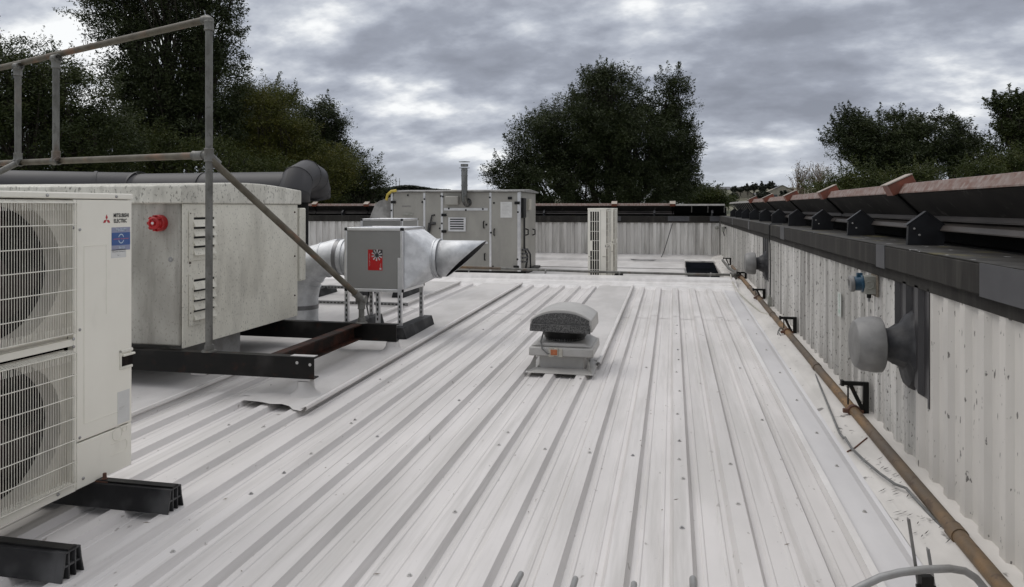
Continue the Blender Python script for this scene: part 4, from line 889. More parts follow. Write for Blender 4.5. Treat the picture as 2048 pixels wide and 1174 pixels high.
for x in (-.17, .13): m = MB(); m.lathe((cx0 + x, cyn + .12, zb + .105 + hp(x, 1)), (0, 0, 1), [(0, .008), (.004, .006), (.0041, 0)], 8); m.build('screw', 'blackp', cw)

cw.scale = (.88, 1, .84)

# ================================================================== AIR HANDLING UNIT
au = thing('air_handling_unit', 'big pale grey panelled air handling unit with louvre and flue at far centre left', 'air handling unit', (-4.6, 16.3, -1.43))
UX0, UX1, UY0, UY1, UZ0, UZ1 = -6.02, -3.16, 15.4, 17.2, -1.36, .33
def ux(u): return onY(u, 450, UY0).x
def uz(v): return onY(930, v, UY0).z
m = MB(); m.box(UX0, UX1, UY0, UY1, UZ0, UZ1); m.build('body', 'ahu', au, bevel=.01)
m = MB(); m.box(UX0 + .02, UX1 + .12, UY0 + .02, UY1 - .02, -1.45, UZ0); m.build('base_frame', 'steelblk', au)
m = MB(); m.prism([(UY0 - .06, UZ1 + .002), (UY1 + .06, UZ1 + .002), (UY1 + .06, UZ1 + .035), ((UY0 + UY1) / 2, UZ1 + .075), (UY0 - .06, UZ1 + .035)], 'x', UX0 - .05, UX1 + .06); m.build('roof_cover', 'ahuroof', au, bevel=.006)
m = MB()
for u in (782, 847, 882, 979, 1035): x = ux(u); m.box(x, x + .045, UY0 - .012, UY0 - .0005, UZ0, UZ1 - .01)
x0, x1 = ux(888), ux(976)
m.box(x0, x1, UY0 - .014, UY0 - .0005, uz(421), uz(416)); m.box(x0, x1, UY0 - .014, UY0 - .0005, uz(487), uz(483)); m.box(UX1 - .04, UX1 + .008, UY0 - .01, UY0 + .05, UZ0, UZ1)
m.build('frame_rail', 'alu', au)
m = MB(); m.box(ux(897), ux(932), UY0 - .03, UY0 - .0005, uz(463), uz(435)); lv = m.build('louvre', 'alu', au, bevel=.004)
m = MB()
for k in range(5): m.box(ux(901), ux(928), UY0 - .034, UY0 - .0305, uz(459) + k * .052, uz(459) + k * .052 + .026)
m.build('slot', 'blackp', lv)
for u, v in ((787, 404), (888, 430), (888, 463), (1034, 406), (1032, 532)): m = MB(); m.box(ux(u) - .05, ux(u) + .065, UY0 - .05, UY0 - .0125, uz(v) - .03, uz(v) + .03); m.build('hinge', 'blackp', au, bevel=.012)
for u, v in ((968, 449), (970, 513), (989, 464)): m = MB(); x, z = ux(u), uz(v); m.tube([(x, UY0 - .002, z + .07), (x, UY0 - .05, z + .06), (x, UY0 - .05, z - .06), (x, UY0 - .002, z - .07)], .014, 8); m.build('handle', 'blackp', au)
for u, v in ((849, 398), (845, 404), (882, 392), (886, 393), (783, 421), (884, 447), (880, 457), (816, 390), (986, 532), (988, 406), (973, 449), (980, 395), (932, 420), (898, 417), (966, 418), (964, 486), (1036, 424), (1035, 517), (982, 465)):
    m = MB(); m.lathe((ux(u), UY0 - .011, uz(v)), (0, -1, 0), [(0, .022), (.008, .02), (.009, 0)], 8); m.build('lock_knob', 'blackp', au)
m = MB(); m.box(ux(1001), ux(1024), UY0 - .004, UY0 - .0005, uz(435), uz(404)); m.use(1)
for k in range(9): m.box(ux(1004), ux(1019) - .02 * (k % 3), UY0 - .0045, UY0 - .0041, uz(430) + k * .03, uz(430) + k * .03 + .006)
m.build('notice', ['paper', 'washer'], au)
m = MB(); m.box(ux(1016), ux(1024), UY0 - .02, UY0 - .0005, uz(399), uz(394)); m.build('nameplate', 'blackp', au)
m = MB(); m.box(ux(804), ux(822), UY0 - .003, UY0 - .0005, uz(414), uz(411)); m.build('faded_mark', 'capgrey', au)
m = MB(); m.box(ux(806), ux(826), UY0 - .02, UY0 - .0005, uz(431), uz(426)); m.build('nameplate', 'socketgrey', au)
m = MB(); m.box(ux(892), ux(919), UY0 - .10, UY0 - .0005, uz(410), uz(392)); m.build('inlet_box', 'ahu', au, bevel=.02)
# flue
m = MB(); xf = ux(933); m.tube([(xf + .02, UY0 - .005, uz(405)), (xf + .02, UY0 - .10, uz(407)), (xf - .0, UY0 - .16, uz(402)), (xf, UY0 - .16, uz(390)), (xf, UY0 - .16, uz(337))], .065, 20)
m.lathe((xf + .02, UY0 - .001, uz(405)), (0, -1, 0), [(0, .10), (.02, .09), (.02, 0)], 18)
fl = m.build('flue', 'fluemetal', au)
m = MB()
for v in (343, 353, 372, 386): m.lathe((xf, UY0 - .16, uz(v)), (0, 0, 1), [(0, .065), (0, .071), (.02, .071), (.02, .065)], 20)
m.lathe((xf, UY0 - .16, uz(337)), (0, 0, 1), [(0, .115), (.006, .115), (.007, 0)], 20); m.lathe((xf, UY0 - .16, uz(334)), (0, 0, 1), [(0, .08), (.055, .08), (.055, 0)], 20); m.lathe((xf, UY0 - .16, uz(325)), (0, 0, 1), [(0, .12), (.008, .12), (.02, 0)], 20); m.lathe((xf, UY0 - .16, uz(325)), (0, 0, 1), [(0, 0), (0, .12)], 20)
m.build('flue_cap', 'fluemetal', fl)
# cable gear and side details
m = MB(); m.tube([(ux(870), UY0 - .01, uz(430)), (ux(865), UY0 - .04, uz(431)), (ux(862), UY0 - .04, uz(445)), (ux(858), UY0 - .04, uz(470))], .018, 7); m.tube([(ux(862), UY0 - .04, uz(448)), (ux(872), UY0 - .03, uz(447))], .03, 7); m.tube([(ux(861), UY0 - .045, uz(446)), (ux(858), UY0 - .045, uz(468))], .035, 7); m.build('cable_loop', 'blackcable', au)
def sy(u): return onX(u, 450, UX1).y
for (u0, u1, v0, v1, mt) in ((1042, 1047, 396, 436, 'blackp'), (1054, 1058, 398, 420, 'cream'),):
    m = MB(); za, zb_ = onX(u0, v0, UX1).z, onX(u0, v1, UX1).z; m.box(UX1 + .0005, UX1 + .06, sy(u0), sy(u1), zb_, za); m.build('control_box', mt, au, bevel=.006)
m = MB()
for uu, r_ in ((1045, .012), (1047, .010)):
    m.tube([(UX1 + .03, sy(uu), onX(uu, 436, UX1).z), (UX1 + .03, sy(uu), onX(uu, 495, UX1).z), (UX1 + .06, sy(uu + 4), onX(uu, 515, UX1).z), (UX1 + .03, sy(uu + 2), onX(uu, 543, UX1).z)], r_, 6)
m.tube([(UX1 + .03, sy(1042), onX(1042, 500, UX1).z), (UX1 + .05, sy(1050), onX(1050, 498, UX1).z), (UX1 + .05, sy(1056), onX(1056, 508, UX1).z), (UX1 + .05, sy(1057), onX(1057, 543, UX1).z)], .02, 7)
for v in (500, 508, 516, 524): m.tube([(UX1 + .04, sy(1041), onX(1041, v, UX1).z), (UX1 + .08, sy(1048), onX(1041, v + 1, UX1).z)], .018, 6)
m.build('cabling', 'blackcable', au)
for uu in (1051, 1065): z = onX(uu, 464, UX1).z; m = MB(); m.tube([(UX1 + .002, sy(uu), z + .07), (UX1 + .06, sy(uu), z + .05), (UX1 + .06, sy(uu), z - .05), (UX1 + .002, sy(uu), z - .07)], .016, 8); m.build('handle', 'blackp', au)
# hood on the left end
m = MB(); m.prism([(UX0 - .01, .25), (UX0 - .01, -1.0), (UX0 - .62, -1.0), (UX0 - .62, -.32), (UX0 - .45, .07), (UX0 - .36, .14)], 'y', UY0 + .05, UY1 - .1); m.build('inlet_hood', 'ahuroof', au, bevel=.006)
m = MB(); m.tube([(UX0 - .16, UY0 + .0, .17), (UX0 - .12, UY0 - .04, .28), (UX0 - .02, UY0 - .07, .355), (UX0 + .10, UY0 - .08, .372)], .03, 8); tag(m.build('yellow_hose', 'yellow'), 'short yellow hose draped over corner of the air handling unit', 'hose')

# ================================================================== PIPES AND RIGHT-HAND DETAILS
pr_ = thing('drain_pipe', 'thin rusty grey pipe running across the roof along the ridge', 'pipe', (-1, 12.9, -1.2))
m = MB(); m.tube([(-4.2, 12.9, -1.07), (-3.3, 12.9, -1.085), (-1.5, 12.92, -1.12), (.3, 12.95, -1.135), (1.02, 13.0, -1.135)], .021, 12); m.build('pipe', 'tubeg', pr_)
m = MB(); m.tube([(-4.0, 12.9, -1.075), (-3.0, 12.9, -1.092)], .0255, 12); m.tube([(-3.9, 12.9, -1.075), (-3.8, 12.9, -1.077)], .04, 12); m.build('coupling', 'rust', pr_)
for x in (-3.6, -2.2, -.9, .62):
    m = MB(); m.tube([(x, 12.9, -1.11), (x, 12.9, -1.19)], .01, 6); m.lathe((x, 12.9, -1.125), (1, 0, 0), [(0, .022), (0, .028), (.02, .028), (.02, .022)], 12); m.build('clip', 'galvdull', pr_)
m = MB(); m.tube([(-3.60, 12.86, -.70), (-3.62, 12.86, -.80), (-3.72, 12.86, -1.0), (-3.80, 12.87, -1.06)], .012, 7); m.build('flexible_tail', 'cream', pr_)

rpz = lambda y: -1.335 + .0155 * (y - 3)
rp_ = thing('gas_pipe', 'long rusty brown pipe running along the foot of right wall', 'pipe', (1.14, 8, -1.4))
PX = 1.135
m = MB(); m.tube([(PX + .02 * (abs(y - 4) < 1.5) * 0, y, rpz(y)) for y in (0.2, 3.3, 6, 9, 12, 15)] , .030, 16)
m.build('pipe', 'rust', rp_)
for y in (3.30, 6.3, 9.0, 11.6):
    m = MB(); m.lathe((PX, y, rpz(y)), (0, 1, 0), [(0, .030), (.0, .035), (.08, .036), (.085, .030)], 16); m.build('socket_joint', 'rust', rp_)
bys = [5.08, 7.88, 10.44, 13.0, 16.4]
for i, y in enumerate(bys):
    zt = -1.128 + .012 * (y - 5) * .3
    t = thing('wall_bracket', ['black steel wall bracket nearest the camera, below the near flue', 'black steel wall bracket second from the camera holding the rusty pipe', 'black steel wall bracket third from the camera, beside the hanging cable', 'black steel wall bracket fourth from the camera, left of the far flue', 'black steel wall bracket in the far corner, farthest of five'][i], 'bracket', (1.2, y, -1.4), 'wall brackets holding the rusty pipe')
    m = MB(); m.box(1.222 - .034, 1.222, y, y + .028, -1.40, zt + .014); m.build('upright', 'steelblk', t, bevel=.002)
    m = MB(); m.box(1.06, 1.187, y, y + .028, zt - .010, zt + .014); m.box(1.055, 1.075, y - .006, y + .034, zt - .016, zt + .020); m.build('arm', 'steelblk', t, bevel=.002)
    m = MB(); m.obox(((1.115 + 1.19) / 2, y + .014, (zt - .01 + zt - .17) / 2), ((1.19 - 1.115) / 2 + .0, 0, -.08), (0, .012, 0), (.010, 0, .006)); m.build('diagonal', 'steelblk', t)
    if y < 14:
        m = MB(); m.tube([(1.10, y + .014, zt - .01), (1.10, y + .014, rpz(y) + .04)], .0055, 7); m.build('hanger_rod', 'steelblk', t)
        m = MB(); m.lathe((PX, y - .004, rpz(y)), (0, 1, 0), [(0, .031), (0, .040), (.035, .040), (.035, .031)], 16); m.box(PX - .065, PX - .038, y, y + .028, rpz(y) - .012, rpz(y) + .012); m.box(PX + .038, PX + .065, y, y + .028, rpz(y) - .012, rpz(y) + .012); m.build('pipe_clamp', 'rustred', t)
# flue terminals
def flue(y, z, label):
    t = thing('flue_terminal', label, 'flue', (1.22, y, z), 'flue terminals poking through the right wall')
    m = MB(); m.lathe((1.245, y, z), (-1, 0, 0), [(0, .165), (.015, .155), (.03, .140), (.05, .124), (.075, .108), (.10, .094), (.118, .084), (.15, .079), (.20, .076), (.205, 0)], 30)
    m.v = [(a + random.uniform(-.004, .004), b + random.uniform(-.007, .007), c - (.07 if a > 1.21 else 0) * (1 if c < z else -.3) + random.uniform(-.007, .007)) for a, b, c in m.v]; m.build('sealed_collar', 'fluedark', t)
    m = MB(); m.lathe((1.088, y, z), (-1, 0, 0), [(0, .07), (-.005, .138), (.0, .146), (.03, .150), (.10, .140), (.128, .122), (.136, .105), (.138, 0)], 32); m.build('cap', 'flue', t)
flue(4.30, -.735, 'pale grey mushroom flue terminal on dark patch near the camera')
flue(10.45, -.755, 'pale grey mushroom flue terminal farther along the right wall')
# blue wall socket
so2 = thing('wall_socket', 'blue and grey industrial socket high on the right wall', 'socket', (1.17, 5.0, -.52))
m = MB(); m.box(1.16, 1.226, 4.93, 5.03, -.535, -.425); m.lathe((1.19, 4.9295, -.48), (0, -1, 0), [(0, .028), (.004, .026), (.004, .020), (.002, .018), (.002, 0)], 16); m.build('back_box', 'socketgrey', so2, bevel=.005)
m = MB(); m.box(1.226, 1.232, 4.90, 5.05, -.55, -.41); m.build('mounting_board', 'debris', so2)
m = MB(); m.lathe((1.16, 4.98, -.472), (-1, 0, -.08), [(0, .056), (.012, .056), (.014, .046), (.022, .046), (.052, .044), (.054, .0)], 20); m.box(1.125, 1.158, 4.965, 4.995, -.43, -.408); m.build('socket_body', 'socketblue', so2, bevel=.002)
m = MB(); m.lathe((1.108, 4.98, -.476), (-1, 0, -.08), [(0, .049), (.004, .052), (.022, .050), (.026, .044), (.026, .03), (.018, .028), (.018, 0)], 22); m.build('socket_lid', 'flue', so2)
m = MB(); m.tube([(1.195, 4.97, -.536), (1.195, 4.97, -.562)], .014, 10); m.use(1).tube([(1.195, 4.97, -.562), (1.195, 4.97, -.585)], .0085, 10); m.build('cable_gland', ['blackp', 'galvdull'], so2)
st = thing('wall_sticker', 'faded green and white sticker on the right wall below the blue socket', 'sticker', (1.226, 5.95, -.82))
m = MB(); m.box(1.2255, 1.2275, 5.90, 6.02, -.82, -.64); m.build('backing', 'fadedlabel', st)
m = MB(); m.text("EXIT", .05, (1.2245, 5.96, -.70), (0, 0, -1), (0, -1, 0), .10, .001); m.box(1.2245, 1.2253, 5.93, 5.99, -.795, -.765); m.build('print', 'green', st, smooth=False)
# cables
m = MB(); yk = 9.76; m.tube([(1.34, yk, -.205), (1.21, yk, -.205), (1.187, yk, -.225), (1.184, yk, -.36), (1.196, yk, -.46), (1.20, yk, -.80), (1.198, yk, -1.12)], .008, 8)
tag(m.build('hanging_cable', 'blackcable'), 'black cable hanging straight down the right wall from the coping', 'cable')
m = MB(); m.box(1.17, 1.215, yk - .03, yk + .05, -1.26, -1.12); m.lathe((1.19, yk, -1.12), (0, 0, 1), [(0, .012), (.02, .012), (.021, 0)], 8); tag(m.build('junction_box', 'socketgrey', bevel=.006), 'small grey junction box at lower end of the hanging black cable', 'junction box')
m = MB(); yq = 7.7
m.tube([(PX, yq + .9, -1.29), (1.09, yq + .5, -1.32)] + [(1.08 + .035 * math.cos(R(a_)), yq + .25 + .02 * math.cos(R(a_)), -1.30 + .075 * math.sin(R(a_))) for a_ in range(90, 900, 30)] + [(1.10, yq, -1.35), (1.14, yq - .1, -1.33)], .005, 6)
tag(m.build('cable_coil', 'cable'), 'small loose coil of grey cable under the rusty pipe', 'cable')
cp = [(1652, 856), (1668, 868), (1690, 871), (1702, 892), (1728, 917), (1760, 945), (1790, 968), (1812, 978)]
m = MB(); pts = [onroof(u, v, .06) for u, v in cp]; pts = [Vector((min(max(p.x, .97), 1.16), p.y, roofz(p.y) + .045 + .03 * (p.x - .95) / .2)) for p in pts]
pts = [Vector((1.10, 6.2, rpz(6.2) - .03))] + pts + [Vector((1.155, 3.0, rpz(3) - .05)), Vector((1.165, 2.2, rpz(2) - .05)), Vector((1.15, 1.2, rpz(1) - .05))]
m.tube(pts, .007, 8); tag(m.build('grey_cable', 'cable'), 'thin grey cable lying on the upstand beside rusty pipe', 'cable')
m = MB(); m.tube([(-.0, 19.93, -.42), (-.22, 19.7, -1.15), (-.28, 19.5, -1.28)], .010, 6); m.tube([(-2.3, 19.8, -1.22), (-1.6, 19.4, -1.30), (-.8, 19.1, -1.34), (0.1, 19.3, -1.33)], .008, 6)
tag(m.build('aerial_cable', 'blackcable'), 'thin dark cable slanting down the back wall', 'cable')
m = MB(); m.tube([(.93, 12.6, -1.10), (.92, 12.2, -1.17), (.94, 11.2, -1.235), (.99, 10.2, -1.25), (1.05, 9.4, -1.27), (1.12, 9.1, -1.26)], .009, 7); tag(m.build('grey_cable', 'cream'), 'pale cable trailing over ridge end in the right corner', 'cable')
# corner: sump box and tangled pipework
sb = thing('gutter_sump', 'dark open gutter outlet in the far right corner', 'gutter outlet', (.6, 16, -1.43))
m = MB(); m.box(.30, .92, 14.3, 14.36, -1.438, -1.425); m.box(.30, .92, 17.6, 17.66, -1.438, -1.38); m.box(.262, .298, 14.36, 17.6, -1.438, -1.39); m.box(.922, .945, 14.36, 17.6, -1.438, -1.39); m.build('rim', 'galvdull', sb)
m = MB(); m.prism([(14.37, -1.438), (17.59, -1.438), (17.59, -1.262), (14.37, -1.425)], 'x', .30, .92); m.build('outlet_dark_fill', 'void', sb)  # solid black slope painted in for the dark depth of the opening
m = MB(); m.box(.28, .94, 17.67, 18.2, -1.40, -1.235); m.build('headwall', 'cladback', sb)
cf = thing('pipe_fittings', 'cluster of grey elbows and fittings where pipes meet in the right corner', 'pipe fittings', (1.05, 13.2, -1.4))
m = MB()
m.tube([(1.0, 13.0, -1.135), (1.08, 13.05, -1.14), (1.12, 13.3, -1.15), (1.12, 13.9, -1.16)], .03, 12); m.tube([(1.02, 13.0, -1.14), (1.02, 13.0, -1.35)], .028, 12); m.tube([(1.135, 13.0, -1.18), (1.09, 13.4, -1.15), (1.02, 14.2, -1.12), (1.02, 16, -1.1)], .026, 12)
m.lathe((1.02, 13.0, -1.21), (0, 0, 1), [(0, .03), (0, .045), (.05, .045), (.05, .03)], 12); m.lathe((.95, 13.0, -1.135), (1, 0, 0), [(0, .022), (0, .04), (.06, .04), (.06, .022)], 12); m.build('elbow', 'tubeg', cf)
m = MB(); m.box(.98, 1.08, 12.9, 13.1, -1.40, -1.32); m.build('block', 'galvdull', cf, bevel=.005)
fl_ = thing('flood_light', 'small dark lamp fixed high in the far corner of right wall', 'lamp', (1.18, 17.9, -.55))
m = MB(); m.box(1.12, 1.19, 17.8, 18.05, -.56, -.44); m.build('housing', 'socketgrey', fl_, bevel=.01)
m = MB(); m.tube([(1.24, 17.95, -.46), (1.19, 17.95, -.48)], .02, 8); m.tube([(1.16, 17.9, -.56), (1.18, 17.9, -.66)], .012, 6); m.build('arm', 'blackp', fl_)
m = MB(); m.lathe((1.12, 19.93, -.52), (0, -1, 0), [(0, .05), (.1, .05), (.11, .03), (.111, 0)], 12); tag(m.build('wall_lamp', 'socketgrey'), 'little round grey lamp on the back wall by the corner', 'lamp')

# ================================================================== THINGS AT THE LOWER EDGE
lab = ['leftmost of four round grey bar ends at the bottom edge', 'second from left of four grey bar ends at the bottom edge', 'third from left of four grey bar ends, lowest at the bottom edge', 'rightmost and thickest of four grey bar ends at the bottom edge']
for i, (u, v, tilt) in enumerate(((1042, 1148, -.02), (1151, 1158, -.01), (1268, 1168, 0), (1386, 1158, .0))):
    r = ray(u, v); d = -1.345 / r.z; p = r * d; m = MB(); q = p + Vector((tilt * 3, -.6, -.06))
    dd = (q - p).normalized(); m.tube([p - dd * .010, p - dd * .008, p - dd * .004, p, q], [.002, .007, .0102, .0115, .0115] if i < 3 else [.003, .009, .012, .0135, .0135], 12)
    tag(m.build('bar_end', 'galvdull'), lab[i], 'metal bar', 'bar ends along the roof edge')
hp_ = thing('ladder_hoop', 'curved grey tube hoop with flat uprights at bottom right', 'ladder', (1.0, 2.2, -1.35))
def ap(u, v, d): return ray(u, v) * d
m = MB(); pts = [ap(u, v, 2.45) for u, v in ((1690, 1192), (1720, 1174), (1760, 1155), (1800, 1145), (1850, 1139), (1900, 1137), (1930, 1142), (1952, 1156), (1972, 1180), (1985, 1215))]
m.tube(pts, .0125, 12); m.build('hoop', 'galvdull', hp_)
for (u0, v0, u1, v1) in ((1817, 1038, 1843, 1210), (1856, 1098, 1874, 1210)):
    p0, p1 = ap(u0, v0, 2.50), ap(u1, v1, 2.50); m = MB(); d = (p1 - p0) / 2; sd_ = Vector((CA, SA, 0)); m.obox((p0 + p1) / 2, sd_ * .0052, Vector((-SA, CA, 0)) * .0018, d)
    m.obox((p0 + p1) / 2 + sd_ * .004 + Vector((-SA, CA, 0)) * .008, sd_ * .0015, Vector((-SA, CA, 0)) * .008, d * .995); m.build('upright', 'galvdull', hp_)
m = MB(); p0 = ap(1852, 1168, 2.46); m.obox(p0, Vector((CA, SA, 0)) * .02, Vector((-SA, CA, 0)) * .012, Vector((0, 0, .028))); m.tube([p0 + Vector((-.03, 0, -.01)), p0 + Vector((.03, 0, -.01))], .008, 8); m.build('clamp', 'steelblk', hp_)

# ================================================================== TREES
def leaf_mesh(name, mt, parent, P, size, og, up=.0, aspect=.38):
    n = len(P); og = np.array(og)
    d = rng.normal(size=(n, 3)); d[:, 2] = d[:, 2] * .6 - .15 + up; d /= np.linalg.norm(d, axis=1)[:, None]
    t = rng.normal(size=(n, 3)); s = np.cross(d, t); s /= np.linalg.norm(s, axis=1)[:, None]
    L_ = size * rng.uniform(.6, 1.35, n)[:, None]; W_ = L_ * aspect
    V = np.stack([P - d * L_ * .5, P + s * W_ * .5, P + d * L_ * .5, P - s * W_ * .5], 1).reshape(-1, 3) - og
    me = bpy.data.meshes.new(name); me.vertices.add(4 * n); me.loops.add(4 * n); me.polygons.add(n)
    me.vertices.foreach_set('co', V.astype(np.float32).ravel()); me.loops.foreach_set('vertex_index', np.arange(4 * n, dtype=np.int32)); me.polygons.foreach_set('loop_start', np.arange(0, 4 * n, 4, dtype=np.int32))
    me.update(calc_edges=True); me.materials.append(M[mt]); o = bpy.data.objects.new(name, me); COL.objects.link(o); o.parent = parent; return o
def tree(name, label, cat, lobes, dist, nleaf, mt, size=.16, group=None, sprigs=0, base=None, gap=.30, clump=.55, trunkr=.28, cl_leaf=130, flat=1.0):
    """lobes: (u, v, half width px, half height px[, depth offset m]) on the photograph at a tree of known distance"""
    if dist < 100: size *= .56; nleaf = int(nleaf * 2.7); cl_leaf = int(cl_leaf * 1.15); sprigs = int(sprigs * 1.3)
    W = []
    for lo in lobes:
        d = dist + (lo[4] if len(lo) > 4 else 0); c = ray(lo[0], lo[1]) * d; W.append((np.array(c), lo[2] / F_PX * d, lo[3] / F_PX * d, lo[2] / F_PX * d * .8 * flat))
    cx_ = np.average([w_[0] for w_ in W], axis=0, weights=[w_[1] * w_[2] for w_ in W])
    bx = Vector((cx_[0], cx_[1], -6.0)) if base is None else Vector(base)
    t = thing(name, label, cat, bx, group)
    vol = np.array([w_[1] * w_[2] for w_ in W]); vol /= vol.sum(); ncl = max(int(nleaf / cl_leaf), 5); C_ = []
    rgt = np.array([CA, SA, 0]); fwd = np.array([-SA, CA, 0])
    for k, (c, a, b, dd) in enumerate(W):
        n = max(int(ncl * vol[k]), 3); q = rng.normal(size=(n, 3)); q /= np.linalg.norm(q, axis=1)[:, None]; r = rng.uniform(.25, 1.0, n) ** .45
        q *= r[:, None]; C_.append(c + np.outer(q[:, 0] * a, rgt) + np.outer(q[:, 1] * dd, fwd) + np.outer(q[:, 2] * b, [0, 0, 1]))
    C_ = np.concatenate(C_)
    keep = np.array([math.sin(p[0] * 1.9 + 1) * math.sin(p[2] * 2.3 + p[0]) * math.sin(p[1] * 1.1) for p in C_]) > -.55 - (.3 - gap); C_ = C_[keep | (rng.random(len(C_)) < .5)]
    P = []
    for p in C_:
        m_ = int(cl_leaf * rng.uniform(.5, 1.5)); s_ = clump * rng.uniform(.55, 1.25)
        # each clump is a handful of sprays pointing out
        for _ in range(5):
            d = rng.normal(size=3); d[2] = abs(d[2]) * .7; d /= np.linalg.norm(d); tt = rng.random(m_ // 5)[:, None]
            P.append(p + d * tt * s_ * 1.25 + rng.normal(size=(m_ // 5, 3)) * s_ * (.30 - .18 * tt))
    for _ in range(sprigs):                  # twigs that break the outline
        k = rng.integers(len(W)); c, a, b, dd = W[k]; th = rng.uniform(-.25, math.pi + .25); o_ = c + rgt * math.cos(th) * a * .95 + np.array([0, 0, 1]) * math.sin(th) * b * .95 + fwd * rng.uniform(-.4, .4) * dd
        d = rgt * math.cos(th) * .6 + np.array([0, 0, 1]) * (abs(math.sin(th)) + .5) + rng.normal(size=3) * .2; d /= np.linalg.norm(d); ln = clump * rng.uniform(.6, 1.7); n = int(48 * ln / clump); tt = rng.random(n)[:, None]
        P.append(o_ + d * tt * ln + rng.normal(size=(n, 3)) * clump * .26 * (1.1 - tt))
    P = np.concatenate(P)
    leaf_mesh('crown', mt, t, P, size, bx)
    # trunk and limbs reaching the clumps
    m = MB(); top = Vector(cx_); fork = bx.lerp(Vector((top.x, top.y, top.z)), .45)
    m.tube([bx, bx.lerp(fork, .5) + Vector((.1, .05, 0)), fork], [trunkr, trunkr * .8, trunkr * .62], 9, False)
    for (c, a, b, dd) in W:
        c = Vector(c); mid = fork.lerp(c, .5) + Vector((random.uniform(-.3, .3), 0, .2)); m.tube([fork, mid, c, c + Vector((0, 0, b * .6))], [trunkr * .5, trunkr * .33, trunkr * .2, .02], 7, False)
        near_ = [p for p in C_ if np.linalg.norm(p - np.array(c)) < max(a, b) * 1.1]
        for p in near_[:40]:
            p = Vector(p); s0 = mid.lerp(c, random.random()); m.tube([s0, s0.lerp(p, .55) + Vector((random.uniform(-.2, .2), random.uniform(-.2, .2), random.uniform(-.1, .3))), p], [trunkr * .13, trunkr * .08, .012], 4, False)
    m.build('trunk', 'bark', t, fixn=False)
    return t
TG = 'trees beyond the roof'
tree('ash_tree', 'tallest dark tree at left, crown running out of the top', 'tree',
     [(330, -40, 150, 110), (420, 60, 60, 90), (250, 40, 85, 60), (330, 120, 95, 90), (430, 170, 60, 100), (250, 165, 50, 40), (400, 265, 90, 80), (280, 300, 110, 80), (320, 210, 90, 50)], 26, 62000, 'leafash', .17, TG, 120, gap=.45, clump=.50, trunkr=.35)
tree('oak_tree', 'dark broad tree at far left edge behind the handrail', 'tree',
     [(20, 170, 120, 90), (130, 190, 90, 60), (60, 300, 150, 100), (190, 290, 90, 80), (-80, 200, 120, 150)], 21, 52000, 'leafdark', .14, TG, 60, gap=.2, clump=.45)
tree('sycamore_tree', 'yellow-green tree right of the tallest tree at left', 'tree',
     [(530, 250, 62, 75), (520, 330, 90, 60), (590, 300, 45, 60), (640, 350, 70, 60)], 27, 30000, 'leafyel', .14, TG, 40, clump=.45)
tree('sycamore_tree', 'mid-green round-topped tree between tallest tree and small dark tree', 'tree',
     [(520, 215, 55, 45), (565, 230, 35, 45), (470, 230, 40, 50), (480, 300, 60, 60)], 31, 20000, 'leafmid', .15, TG, 40, clump=.5)
tree('oak_tree', 'small dark round tree at right end of left group', 'tree',
     [(640, 250, 50, 42), (655, 300, 36, 50), (610, 280, 35, 50), (670, 350, 45, 50)], 34, 20000, 'leafash', .17, TG, 50, clump=.5)
tree('hawthorn_tree', 'low dark spreading tree left of the air handling unit', 'tree',
     [(700, 350, 55, 48), (735, 375, 35, 30), (670, 400, 70, 40), (610, 400, 60, 40)], 30, 16000, 'leafdark', .14, TG, 40, gap=.5, clump=.42)
tree('oak_tree', 'dense green tree filling behind the handrail under the tallest tree', 'tree',
     [(250, 330, 120, 90), (400, 350, 110, 70), (110, 340, 120, 80), (520, 380, 90, 60)], 24, 36000, 'leafmid', .14, TG, 0, gap=.05, clump=.5)
tree('ash_tree', 'large dark rounded tree standing alone at centre behind roof', 'tree',
     [(1222, 222, 78, 76), (1160, 270, 100, 78), (1250, 300, 120, 90), (1085, 300, 66, 70), (1345, 212, 32, 60), (1340, 310, 50, 75), (1100, 370, 105, 55), (1270, 385, 125, 50), (1022, 360, 38, 36), (1205, 165, 35, 25), (1375, 300, 20, 40), (1365, 360, 25, 30)], 33, 105000, 'leafash', .17, TG, 230, gap=.28, clump=.50, trunkr=.4, base=(*(ray(1225, 415) * 33)[:2], -6))
tree('hawthorn_tree', 'low green bush to the right of the large centre tree', 'shrub', [(1385, 395, 55, 20), (1430, 405, 35, 14)], 36, 9000, 'leafmid', .16, TG, 20, clump=.4, trunkr=.1)
tree('ash_tree', 'dark tree with see-through gaps behind the right wall', 'tree',
     [(1720, 290, 62, 42), (1790, 270, 52, 42), (1700, 260, 30, 28), (1870, 285, 75, 52), (1830, 320, 100, 45), (1760, 320, 60, 30), (1930, 320, 40, 40)], 26, 34000, 'leafash', .15, TG, 120, gap=.55, clump=.36, trunkr=.2)
tree('poplar_tree', 'dark tree cut by the right edge of the picture', 'tree',
     [(2040, 250, 40, 38), (2010, 215, 18, 14), (2030, 310, 60, 40), (2100, 260, 60, 90)], 24, 18000, 'leafdark', .17, TG, 60, gap=.5, clump=.34, trunkr=.2)
tree('hedge_tree', 'low scrubby growth showing over the right hood below the gappy tree', 'shrub',
     [(1715, 372, 40, 20), (1770, 378, 40, 12), (1690, 386, 60, 10), (1845, 362, 26, 18), (1960, 354, 30, 16), (2035, 342, 25, 22)], 22, 17000, 'leafmid', .11, TG, 110, gap=.5, clump=.42, trunkr=.12)
